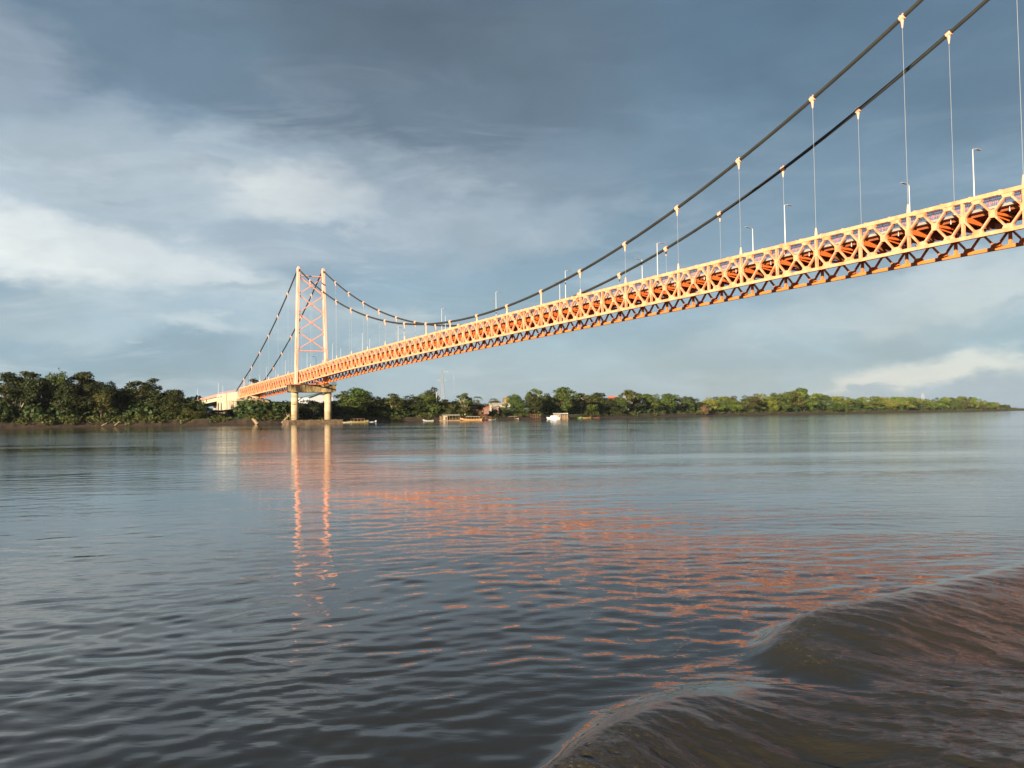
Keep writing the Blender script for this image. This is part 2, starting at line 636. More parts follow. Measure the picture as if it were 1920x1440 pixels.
mud = bpy.data.materials.new('river_bank_mud')
mud.use_nodes = True
t = mud.node_tree
b_ = t.nodes['Principled BSDF']
b_.inputs['Roughness'].default_value = 0.9
g_ = t.nodes.new('ShaderNodeNewGeometry')
n1 = t.nodes.new('ShaderNodeTexNoise'); n1.inputs['Scale'].default_value = 0.35; n1.inputs['Detail'].default_value = 8
n1.inputs['Roughness'].default_value = 0.7
t.links.new(g_.outputs['Position'], n1.inputs[0])
rp = t.nodes.new('ShaderNodeValToRGB')
rp.color_ramp.elements[0].position = 0.32; rp.color_ramp.elements[0].color = (0.018, 0.012, 0.007, 1)
rp.color_ramp.elements[1].position = 0.72; rp.color_ramp.elements[1].color = (0.068, 0.040, 0.020, 1)
t.links.new(n1.outputs[0], rp.inputs[0])
sx = t.nodes.new('ShaderNodeSeparateXYZ'); t.links.new(g_.outputs['Position'], sx.inputs[0])
ma = t.nodes.new('ShaderNodeMath'); ma.operation = 'MULTIPLY_ADD'
ma.inputs[1].default_value = 5.0; t.links.new(n1.outputs[0], ma.inputs[0]); t.links.new(sx.outputs[2], ma.inputs[2])
mr_ = t.nodes.new('ShaderNodeMapRange'); mr_.inputs['From Min'].default_value = 4.6; mr_.inputs['From Max'].default_value = 5.6
t.links.new(ma.outputs[0], mr_.inputs[0])
mx_ = t.nodes.new('ShaderNodeMix'); mx_.data_type = 'RGBA'
t.links.new(mr_.outputs[0], mx_.inputs[0]); t.links.new(rp.outputs[0], mx_.inputs[6]); mx_.inputs[7].default_value = (0.05, 0.06, 0.018, 1)
t.links.new(mx_.outputs[2], b_.inputs['Base Color'])
bp_ = t.nodes.new('ShaderNodeBump'); bp_.inputs['Strength'].default_value = 0.7; bp_.inputs['Distance'].default_value = 0.5
t.links.new(n1.outputs[0], bp_.inputs['Height']); t.links.new(bp_.outputs[0], b_.inputs['Normal'])
np_mesh('river_bank', V3, grid_faces(a, b), mud, kind='structure', label='muddy brown far river bank with grass on top')

# ------------------------------------------------------------------ water
NA1 = np.linspace(R(-40), R(40), 680)
NA0 = np.linspace(R(-180), R(-40), 46)[:-1]
NA2 = np.linspace(R(40), R(180), 46)[1:]
AA = np.r_[NA0, NA1, NA2]
r_ = [1.2]
while r_[-1] < 90: r_.append(r_[-1] * 1.0046)
while r_[-1] < 14000: r_.append(r_[-1] * 1.07)
RR = np.array(r_)
A2, R2 = np.meshgrid(AA, RR, indexing='ij')
wx, wy = R2 * np.sin(A2), R2 * np.cos(A2)
h = np.zeros_like(wx)
ncomp = 170
lam = np.exp(rng.uniform(np.log(0.15), np.log(2.6), ncomp))
dirs = R(90 + 14) + rng.normal(0, 0.58, ncomp)
ph = rng.uniform(0, 6.28, ncomp)
near = (R2 < 95) & (np.abs(A2) < R(41))
patch = fbm(wx / 9.0 + 50, wy / 14.0 + 50, 3, 3)
amp = np.clip((patch - 0.30) * 2.8, 0.12, 1.6)
X_, Y_, R_, P_ = wx[near], wy[near], R2[near], amp[near]
hh = np.zeros_like(X_)
# slight warping keeps the wave trains irregular
wxp = X_ + 0.9 * (fbm(X_ / 2.5, Y_ / 2.5, 31, 2) - 0.5)
wyp = Y_ + 0.9 * (fbm(X_ / 2.5 + 9, Y_ / 2.5 + 7, 37, 2) - 0.5)
for i in range(ncomp):
    kk = 2 * math.pi / lam[i]
    sl_ = 0.0088 * min(1.0, (0.36 / lam[i]) ** 1.05)
    a_i = sl_ / kk
    att = np.clip((lam[i] / (R_ * 0.0046) - 3) / 4, 0, 1)
    hh += a_i * att * np.sin(kk * (wxp * math.cos(dirs[i]) + wyp * math.sin(dirs[i])) + ph[i])
hh *= P_ * np.clip((95 - R_) / 40, 0, 1) * np.interp(R_, [7, 14, 30], [0.72, 0.74, 0.62])


def poly_dist(X, Y, P):
    """signed distance (positive on the camera-right side) and arc position of the nearest point"""
    best = np.full(X.shape, 1e9); sd = np.zeros(X.shape); arc = np.zeros(X.shape)
    acc = 0
    for (x1, y1), (x2, y2) in zip(P[:-1], P[1:]):
        dx, dy = x2 - x1, y2 - y1
        l2 = dx * dx + dy * dy
        tt = np.clip(((X - x1) * dx + (Y - y1) * dy) / l2, 0, 1)
        qx, qy = X - x1 - tt * dx, Y - y1 - tt * dy
        d = np.hypot(qx, qy)
        m = d < best
        best = np.where(m, d, best)
        cr_ = dx * qy - dy * qx
        sd = np.where(m, np.where(cr_ < 0, d, -d), sd)
        arc = np.where(m, acc + tt * math.sqrt(l2), arc)
        acc += math.sqrt(l2)
    return sd, arc, acc


def smooth_poly(P, n=10):
    P = np.array(P, float); o = []
    for i in range(len(P) - 1):
        p0, p1, p2, p3 = P[max(i - 1, 0)], P[i], P[i + 1], P[min(i + 2, len(P) - 1)]
        for k in range(n):
            u = k / n
            o.append(0.5 * ((2 * p1) + (-p0 + p2) * u + (2 * p0 - 5 * p1 + 4 * p2 - p3) * u * u + (-p0 + 3 * p1 - 3 * p2 + p3) * u ** 3))
    o.append(P[-1])
    return [tuple(q) for q in o]


wake_zone = np.zeros_like(X_)
foam = np.zeros_like(X_)
nearw = R_ < 30
xw, yw = X_[nearw], Y_[nearw]
C1 = smooth_poly([(x_ * 0.9, y_ * 0.9) for x_, y_ in [(-0.9, 3.0), (-0.35, 3.9), (0.14, 4.5), (0.55, 5.15), (1.0, 5.72), (1.45, 6.1), (1.95, 6.3), (2.5, 6.4)]])
C2 = smooth_poly([(x_ * 0.93, y_ * 0.93) for x_, y_ in [(2.55, 6.3), (2.32, 6.75), (2.28, 7.2), (2.6, 7.65), (3.2, 8.05), (4.1, 8.75), (5.2, 9.6), (6.6, 10.7), (9.0, 12.6), (13, 15.5)]])
sd1, ar1, T1 = poly_dist(xw, yw, C1)
sd2, ar2, T2 = poly_dist(xw, yw, C2)
edge_n = (fbm(xw * 2.2, yw * 2.2, 77, 3) - 0.5)
sd1n = sd1 + edge_n * 0.14
sd2n = sd2 + edge_n * 0.12


def prof(s, back, w1):
    f = np.exp(-(np.minimum(s, 0) / back) ** 2)
    g = np.where(s > 0, np.exp(-(s / w1) ** 2) * 1.45 - 0.45 * np.exp(-((s - 1.9 * w1) / (1.5 * w1)) ** 2) / np.exp(-(1.9 / 1.5) ** 2) * np.clip(s / w1, 0, 1) * 0.25 - 0.45 * np.exp(-(s / (2.5 * w1)) ** 2), f)
    return np.where(s > 0, g, f)


A1 = 0.205 * np.interp(ar1, [0, 1.2, 2.4, 3.0, 3.6, 4.4], [0.75, 1.0, 0.95, 0.72, 0.38, 0.0])
A2_ = 0.225 * np.interp(ar2, [0, 0.7, 1.3, 2.2, 5, 9, 14], [0.1, 0.55, 0.95, 1.0, 0.75, 0.5, 0.2])
w_h = A1 * prof(sd1n, np.interp(ar1, [2.0, 3.2, 4.5], [0.15, 0.3, 0.6]), 0.62) + A2_ * prof(sd2n, 0.24, 0.95)
# second far parallel crests of the boat's wake, low
d = np.array([0.62, 0.78])
for off, am in ((3.0, 0.05), (4.6, 0.03)):
    q = sd2 - off
    w_h += am * np.exp(-(q / 0.5) ** 2) * np.clip(1 - yw / 16, 0, 1)
z_in = np.maximum(np.clip(sd1 / 0.25, 0, 1) * np.clip(1 - (sd1 - 3) / 2, 0, 1) * (ar1 < 5.2) * (ar1 > 0),
                  np.clip(sd2 / 0.25, 0, 1) * np.clip(1 - (sd2 - 5) / 2, 0, 1))
# soften the joins between the two crests on the regular grid
def blur(fl, k_=5, passes=2):
    G = np.zeros(wx.shape); idx = np.argwhere(near)[nearw]
    G[idx[:, 0], idx[:, 1]] = fl
    ker = np.ones(k_) / k_
    i0, i1, j1 = idx[:, 0].min(), idx[:, 0].max() + 1, idx[:, 1].max() + 1
    S = G[i0:i1, :j1]
    for _ in range(passes):
        S = np.apply_along_axis(lambda q: np.convolve(np.pad(q, k_ // 2, mode='edge'), ker, 'valid'), 0, S)
        S = np.apply_along_axis(lambda q: np.convolve(np.pad(q, k_ // 2, mode='edge'), ker, 'valid'), 1, S)
    G[i0:i1, :j1] = S
    return G[idx[:, 0], idx[:, 1]]


w_h = blur(w_h)
z_in = blur(z_in, 13, 2)
# streaky capillaries running down the wave faces
u_ = xw * 0.86 - yw * 0.5; v_ = xw * 0.5 + yw * 0.86
cu = xw + 0.5 * (fbm(xw * 1.1, yw * 1.1, 61, 2) - 0.5)
u_ = cu * 0.94 - yw * 0.34; v_ = cu * 0.34 + yw * 0.94
st_ = 1.0 * (fbm(u_ * 1.5, v_ * 6.5, 91, 2) - 0.5) + 0.5 * (fbm(u_ * 4.5, v_ * 15, 93, 2) - 0.5) + 0.22 * (fbm(u_ * 13, v_ * 30, 95, 1) - 0.5)
w_h += st_ * 0.040 * z_in
w_h += 0.018 * np.cos(2 * math.pi * sd1 / 1.05 + 1.2 * fbm(xw, yw, 67, 2)) * np.clip(sd1 - 0.9, 0, 1) * z_in
churn = np.exp(-((sd1n - 0.06) / np.where(sd1n > 0.06, 0.30, 0.14)) ** 2) * np.interp(ar1, [0, 1, 1.8, 2.6, 3.4], [1, 1, 0.8, 0.3, 0]) \
    + 0.55 * np.exp(-((sd2n - 0.02) / 0.16) ** 2) * np.interp(ar2, [0, 0.5, 1.0, 2.2, 3.5], [0, 0.8, 1, 0.5, 0])
bub = np.abs(fbm(xw * 13, yw * 13, 55, 3) - 0.5) * 2
w_h += churn * (0.010 - bub * 0.030)
fo = np.zeros_like(X_)
fo[nearw] = np.clip(churn * 1.1, 0, 1)
hh[nearw] = hh[nearw] * (1 - 0.55 * z_in) + w_h
zi = np.zeros_like(X_); zi[nearw] = z_in
h[near] = hh
VW = np.stack([wx, wy, h], -1).reshape(-1, 3)
foam_full = np.zeros_like(wx); foam_full[near] = fo
wz_full = np.zeros_like(wx); wz_full[near] = zi

water = bpy.data.materials.new('river_water')
water.use_nodes = True
t = water.node_tree
b_ = t.nodes['Principled BSDF']
b_.inputs['IOR'].default_value = 1.333
g_ = t.nodes.new('ShaderNodeNewGeometry')
POS = g_.outputs['Position']


def tnoise(scale, detail, rough=0.5, rot=0.0, dist=0.0):
    m = t.nodes.new('ShaderNodeMapping')
    m.inputs['Scale'].default_value = scale
    m.inputs['Rotation'].default_value = (0, 0, rot)
    t.links.new(POS, m.inputs[0])
    n = t.nodes.new('ShaderNodeTexNoise')
    n.inputs['Scale'].default_value = 1
    n.inputs['Detail'].default_value = detail
    n.inputs['Roughness'].default_value = rough
    n.inputs['Distortion'].default_value = dist
    t.links.new(m.outputs[0], n.inputs[0])
    return n.outputs[0]


def tm(op, a, b=None, clamp=False):
    n = t.nodes.new('ShaderNodeMath'); n.operation = op; n.use_clamp = clamp
    for i, v in enumerate((a, b)):
        if v is None: continue
        if isinstance(v, (int, float)): n.inputs[i].default_value = v
        else: t.links.new(v, n.inputs[i])
    return n.outputs[0]


def tr(v, a, b, c, d, sm=False):
    n = t.nodes.new('ShaderNodeMapRange')
    if sm: n.interpolation_type = 'SMOOTHSTEP'
    for k_, q in zip(('From Min', 'From Max', 'To Min', 'To Max'), (a, b, c, d)): n.inputs[k_].default_value = q
    t.links.new(v, n.inputs[0])
    return n.outputs[0]


big = tnoise((0.016, 0.028, 0), 4, 0.6, 0.15)          # calm and ruffled areas tens of metres across
mid = tnoise((0.025, 0.15, 0), 4, 0.65, 0.06)
ruff = tm('MULTIPLY', tr(big, 0.35, 0.65, 0.25, 1.5, True), tr(mid, 0.38, 0.64, 0.4, 1.5, True))
w1 = tnoise((0.8, 1.7, 0), 3, 0.6, 0.18, 0.6)        # metre-scale ripples
w2 = tnoise((2.6, 5.2, 0), 3, 0.55, 0.25, 0.5)          # hand-sized ripples
w3 = tnoise((11, 19, 0), 2, 0.5, 0.1)
wk = t.nodes.new('ShaderNodeAttribute'); wk.attribute_name = 'wake'
hsum = tm('ADD', tm('MULTIPLY', w1, 0.034), tm('ADD', tm('MULTIPLY', w2, 0.027), tm('MULTIPLY', w3, 0.0042)))
bp_ = t.nodes.new('ShaderNodeBump')
bp_.inputs['Distance'].default_value = 1.0
atf = t.nodes.new('ShaderNodeAttribute'); atf.attribute_name = 'foam'
w4 = tnoise((8, 22, 0), 5, 0.62, R(-28), 1.2)
w5 = tnoise((26, 26, 26), 4, 0.6)
t.links.new(tm('ADD', tm('MULTIPLY', hsum, ruff), tm('ADD', tm('MULTIPLY', tm('MULTIPLY', w4, 0.017), wk.outputs['Fac']), tm('MULTIPLY', tm('MULTIPLY', w5, 0.030), atf.outputs['Fac']))), bp_.inputs['Height'])
bp_.inputs['Strength'].default_value = 0.40
t.links.new(bp_.outputs[0], b_.inputs['Normal'])
at = t.nodes.new('ShaderNodeAttribute'); at.attribute_name = 'foam'
fn = tnoise((16, 16, 0), 5, 0.7)
ff = tm('MULTIPLY', at.outputs['Fac'], tr(fn, 0.42, 0.62, 0.15, 1.0), True)
mx_ = t.nodes.new('ShaderNodeMix'); mx_.data_type = 'RGBA'
t.links.new(ff, mx_.inputs[0])
mx_.inputs[6].default_value = (0.027, 0.0248, 0.0190, 1)
mx_.inputs[7].default_value = (0.055, 0.046, 0.028, 1)
fs = tnoise((42, 42, 20), 4, 0.7)
fv = tnoise((7, 7, 0), 3, 0.6)
spk = tm('MULTIPLY', tm('MULTIPLY', at.outputs['Fac'], tr(fs, 0.56, 0.68, 0, 1)), tr(fv, 0.45, 0.62, 0, 0.8))
mx2_ = t.nodes.new('ShaderNodeMix'); mx2_.data_type = 'RGBA'
t.links.new(spk, mx2_.inputs[0]); t.links.new(mx_.outputs[2], mx2_.inputs[6]); mx2_.inputs[7].default_value = (0.42, 0.38, 0.30, 1)
t.links.new(mx2_.outputs[2], b_.inputs['Base Color'])
t.links.new(tm('ADD', tr(ff, 0, 1, 0.045, 0.35), tm('MULTIPLY', wk.outputs['Fac'], 0.0)), b_.inputs['Roughness'])
wo = np_mesh('river', VW, grid_faces(*wx.shape), water, kind='structure', label='wide brown river with ripples and a boat wake')
at_ = wo.data.attributes.new('foam', 'FLOAT', 'POINT')
at_.data.foreach_set('value', foam_full.astype(np.float32).ravel())
at_ = wo.data.attributes.new('wake', 'FLOAT', 'POINT')
at_.data.foreach_set('value', wz_full.astype(np.float32).ravel())

# ------------------------------------------------------------------ bridge frame
ANG = -1.03977
BX0, BY0, BW = -9.05, 231.8, 10.78
ca_, sa_ = math.cos(ANG), math.sin(ANG)
BANG = math.atan2(sa_, ca_)


def B(t_, u, z):
    return Vector((BX0 + t_ * ca_ - u * sa_, BY0 + t_ * sa_ + u * ca_, z))


DT = Vector((ca_, sa_, 0)); DU = Vector((-sa_, ca_, 0))


def sst(x): x = min(max(x, 0), 1); return x * x * (3 - 2 * x)


def zt(t_):
    return 27.39 + 0.0202 * t_ - 0.282 * (t_ / 100) ** 2 - 0.95 * sst((-t_ - 90) / 90)


H = 5.45
TW = 160.0
bs_t = [-274.1, -260, -243.7, -227.2, -210.6, -194.1, -177.5, -162.5]
bs_z = [17.4, 22.14, 27.48, 33.72, 40.65, 48.33, 56.82, 65.2]


def zc(t_):
    if t_ < -TW: return float(np.interp(t_, bs_t + [-160], bs_z + [66.3]))
    if t_ > TW:
        s = (t_ - TW) / 110
        return 72.5 - 60 * s + 17 * s * s
    return 28.81 + 0.0203 * t_ + 15.81 * (t_ / 100) ** 2


bridge = empty('suspension_bridge', B(0, BW / 2, 0), 'long orange suspension bridge crossing the river to the far bank', 'bridge')
T0, T1_ = -267.0, 262.0
XP = np.arange(-264.0, T1_, 4.0)      # crossing nodes; posts on every second one (hangers every 16 m)


def truss(u0, ind_lo, ind_hi, post_lo, post_hi, MT, MC):
    sg = 1 if u0 > 1 else -1
    tr_ = empty('side_truss', B(0, u0, 0), parent=bridge)
    for nm, zz, hh_, dd in (('top_chord', 0.0, 0.52, 0.50), ('bottom_chord', -H + 0.50, 0.47, 0.50)):
        m = MB()
        ts = np.arange(T0, T1_ + 1, 8.0)
        for a_, b_2 in zip(ts[:-1], ts[1:]):
            m.bar(B(a_, u0, zt(a_) + zz - hh_ / 2), B(b_2, u0, zt(b_2) + zz - hh_ / 2), dd, hh_, DU)
        if zz == 0.0:
            for x in XP:
                m.bar(B(x + 1.0, u0, zt(x + 1) - 0.27), B(x + 1.3, u0, zt(x + 1.3) - 0.27), 0.66, 0.68, DU)
            m2 = MB()
        m.build(nm, MC, tr_)
    rest = MB(); restp = MB()
    for i, x in enumerate(XP):
        m = MB() if ind_lo <= x <= ind_hi else rest
        zc_ = zt(x) - H / 2
        zT = lambda q: zt(q) - 0.55
        zB = lambda q: zt(q) - H + 0.52
        for s in (-1, 1):
            # each diagonal in two halves meeting at the gusset
            m.bar(B(x + s * 1.72, u0, zT(x) - 0.2), B(x, u0, zc_), 0.36, 0.23, DU)
            m.bar(B(x, u0, zc_), B(x + s * 1.72, u0, zB(x) + 0.2), 0.36, 0.23, DU)
        def pl(c, pts, th):
            m.prism([B(c + p, u0 - th / 2, z_) for p, z_ in pts], DU * th)
        pl(x, [(-0.3, zc_ - 0.52), (0.3, zc_ - 0.52), (0.42, zc_ - 0.3), (0.42, zc_ + 0.3), (0.3, zc_ + 0.52), (-0.3, zc_ + 0.52), (-0.42, zc_ + 0.3), (-0.42, zc_ - 0.3)], 0.45)
        c = x + 2
        zt_, zb_ = zt(c) - 0.55, zt(c) - H + 0.52
        pl(c, [(-0.5, zt_ - 0.5), (0.5, zt_ - 0.5), (0.78, zt_ + 0.0), (-0.78, zt_ + 0.0)], 0.43)
        pl(c, [(-0.78, zb_ - 0.0), (0.78, zb_ - 0.0), (0.5, zb_ + 0.5), (-0.5, zb_ + 0.5)], 0.43)
        if m is not rest: m.build('cross_brace', MT, tr_)
        if abs((x / 8) - round(x / 8)) < 0.01:
            p = MB() if post_lo <= x <= post_hi else restp
            for s in (-1, 1):
                p.bar(B(x, u0 + s * 0.13, zB(x) - 0.04), B(x, u0 + s * 0.13, zT(x) + 0.04), 0.12, 0.36, DU)
            p.bar(B(x, u0, zB(x) + 0.003), B(x, u0, zT(x) - 0.003), 0.14, 0.1, DU)
            if p is not restp: p.build('post', MT, tr_)
    if rest.v: rest.build('cross_brace', MT, tr_, kind='stuff')
    if restp.v: restp.build('post', MT, tr_, kind='stuff')
    return tr_


truss(0.0, -122, 152, -267, 152, M['truss'], M['chord'])
truss(BW, 36, 152, 8, 152, M['inner'], M['inner'])

# deck
dk = empty('bridge_deck', B(0, BW / 2, 0), parent=bridge)
m = MB(); ms = MB(); mr2 = MB(); mas = MB()
ts = np.arange(T0, T1_ + 1, 8.0)
for a_, b_2 in zip(ts[:-1], ts[1:]):
    m.bar(B(a_, BW / 2, zt(a_) - 1.72), B(b_2, BW / 2, zt(b_2) - 1.72), BW - 1.9, 0.22, DU)
    for u in (1.15, BW - 1.15):
        m.bar(B(a_, u, zt(a_) - 1.55), B(b_2, u, zt(b_2) - 1.55), 0.3, 0.11, DU)
    mas.bar(B(a_, BW / 2, zt(a_) - 1.59), B(b_2, BW / 2, zt(b_2) - 1.59), BW - 3.2, 0.03, DU)
    for u in (1.9, 3.6, 5.4, 7.2, BW - 1.9):
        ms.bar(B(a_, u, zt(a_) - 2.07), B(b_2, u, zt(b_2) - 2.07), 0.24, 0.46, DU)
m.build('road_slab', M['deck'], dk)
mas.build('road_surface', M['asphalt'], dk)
ms.build('stringers', M['shadebeam'], dk)
for u in (1.12, BW - 1.12):
    r3 = MB()
    for a_, b_2 in zip(ts[:-1], ts[1:]):
        for dz, th in ((-0.40, 0.09), (-0.72, 0.05), (-1.04, 0.05)):
            r3.bar(B(a_, u, zt(a_) + dz), B(b_2, u, zt(b_2) + dz), 0.07, th, DU)
        for q in range(32):
            tt = a_ + 0.25 * q
            r3.bar(B(tt, u, zt(tt) - 1.4), B(tt, u, zt(tt) - 0.42), 0.03, 0.03, DU)
        for q in range(8):
            tt = a_ + q
            r3.bar(B(tt, u, zt(tt) - 1.4), B(tt, u, zt(tt) - 0.42), 0.06, 0.09 if q % 2 == 0 else 0.04, DU)
    r3.build('railing', M['rail'], dk)
restb = MB()
for x in XP:
    zc_ = zt(x) - H / 2
    main = abs((x / 8) - round(x / 8)) < 0.01
    fb = MB() if (-200 <= x <= 150) else restb
    if main:
        th = 0.3
        w_ = BW - 0.5
        for s, ua in ((1, 0.25), (-1, BW - 0.25)):
            fb.prism([B(x - th / 2, ua, zc_ - 0.2), B(x - th / 2, ua, zc_ + 0.42), B(x - th / 2, ua + s * 3.6, zc_ + 0.42), B(x - th / 2, ua + s * 3.6, zc_ - 0.45)], DT * th)
        fb.bar(B(x, 0.3, zc_ - 0.12), B(x, BW - 0.3, zc_ - 0.12), 0.2, 0.1)
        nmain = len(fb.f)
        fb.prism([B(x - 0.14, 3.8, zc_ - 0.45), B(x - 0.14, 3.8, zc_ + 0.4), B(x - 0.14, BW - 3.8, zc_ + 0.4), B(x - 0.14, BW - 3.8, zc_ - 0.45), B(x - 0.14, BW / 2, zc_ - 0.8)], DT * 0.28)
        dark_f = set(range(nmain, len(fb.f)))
    else:
        fb.bar(B(x, 0.25, zc_ + 0.1), B(x, BW - 0.25, zc_ + 0.1), 0.34, 0.34)
        fb.bar(B(x, 0.25, zc_ - 0.15), B(x, 3.6, zc_ - 0.55), 0.12, 0.2)
        fb.bar(B(x, BW - 0.25, zc_ - 0.15), B(x, BW - 3.6, zc_ - 0.55), 0.12, 0.2)
    if fb is not restb:
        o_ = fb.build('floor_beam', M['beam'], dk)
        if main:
            o_.data.materials.append(M['shadebeam'])  # beam centre takes the darker colour, deck shade painted in
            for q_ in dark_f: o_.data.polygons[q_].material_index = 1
restb.build('floor_beam', M['beam'], dk, kind='stuff')
dr = MB()
for x in np.arange(-260, 255, 8.0):
    dr.tube([B(x + 1.4, 1.35, zt(x) - 1.95), B(x + 1.4, 1.35, zt(x) - 2.2), B(x + 1.4, 1.35, zt(x) - 2.55)], [0.04, 0.05, 0.09], 8)
dr.build('drain_spouts', M['pole'], dk)

# main cables with clamps and hangers
for u0, side in ((0.0, 'near'), (BW, 'far')):
    cb = empty('main_cable', B(0, u0, 0), parent=bridge)
    ts2 = list(np.arange(-274, -160, 3.0)) + [-160] + list(np.arange(-157, 160, 3.0)) + [160] + list(np.arange(163, 268, 4.0))
    prof_ = [1.0, 0.92, 1.04, 0.9, 1.02, 0.92, 1.0, 0.9, 1.04, 0.92, 1.02, 0.9, 1.0, 0.92, 1.04, 0.9, 1.0, 0.92]
    m = MB()
    m.tube([B(t_, u0, zc(t_)) for t_ in ts2], 0.28, 18, prof=prof_)
    m.build('cable_bundle', M['cable'], cb, smooth=False)
    for n_ in range(-16, 17):
        if abs(n_) == 10: continue
        x = n_ * 16.0
        if n_ > 9: continue
        p = B(x, u0, zc(x)); e = 0.42
        tp = (B(x + e, u0, zc(x + e)) - B(x - e, u0, zc(x - e))).normalized()
        c = MB()
        c.tube([p - tp * 0.42, p - tp * 0.36, p + tp * 0.36, p + tp * 0.42], [0.33, 0.42, 0.42, 0.33], 10)
        for q in (-0.25, 0.25):
            c.bar(p + tp * q + Vector((0, 0, 0.41)) - DU * 0.26, p + tp * q + Vector((0, 0, 0.41)) + DU * 0.26, 0.1, 0.1)
        side_s = p - Vector((0, 0, 0.42))
        gap = zc(x) - zt(x)
        solid = gap < 4.2
        if gap > 0.9:
            c.tube([side_s + Vector((0, 0, 0.1)), side_s - Vector((0, 0, min(0.5, gap * 0.3))), side_s - Vector((0, 0, min(1.05, gap * 0.5)))], [0.26, 0.16, 0.09], 8)
        c.build('cable_clamp', M['clamp'], cb)
        if gap > 0.6:
            hg = MB()
            zlo = zt(x)
            hg.tube([B(x, u0, zlo - 0.01), B(x, u0, zlo + min(0.7, gap * 0.4)), B(x, u0, zlo + min(1.25, gap * 0.5))], [0.25, 0.18, 0.10], 8)
            hg.build('hanger_socket', M['clamp'], cb)
            hr = MB()
            if solid:
                hr.tube([B(x, u0, zlo + gap * 0.3), B(x, u0, zc(x) - 0.4)], 0.17, 8)
                hr.build('hanger', M['clamp'], cb)
            else:
                hr.tube([B(x, u0, zlo + 1.2), B(x, u0, zc(x) - 1.35)], 0.029, 6)
                hr.build('hanger', M['hanger'], cb)

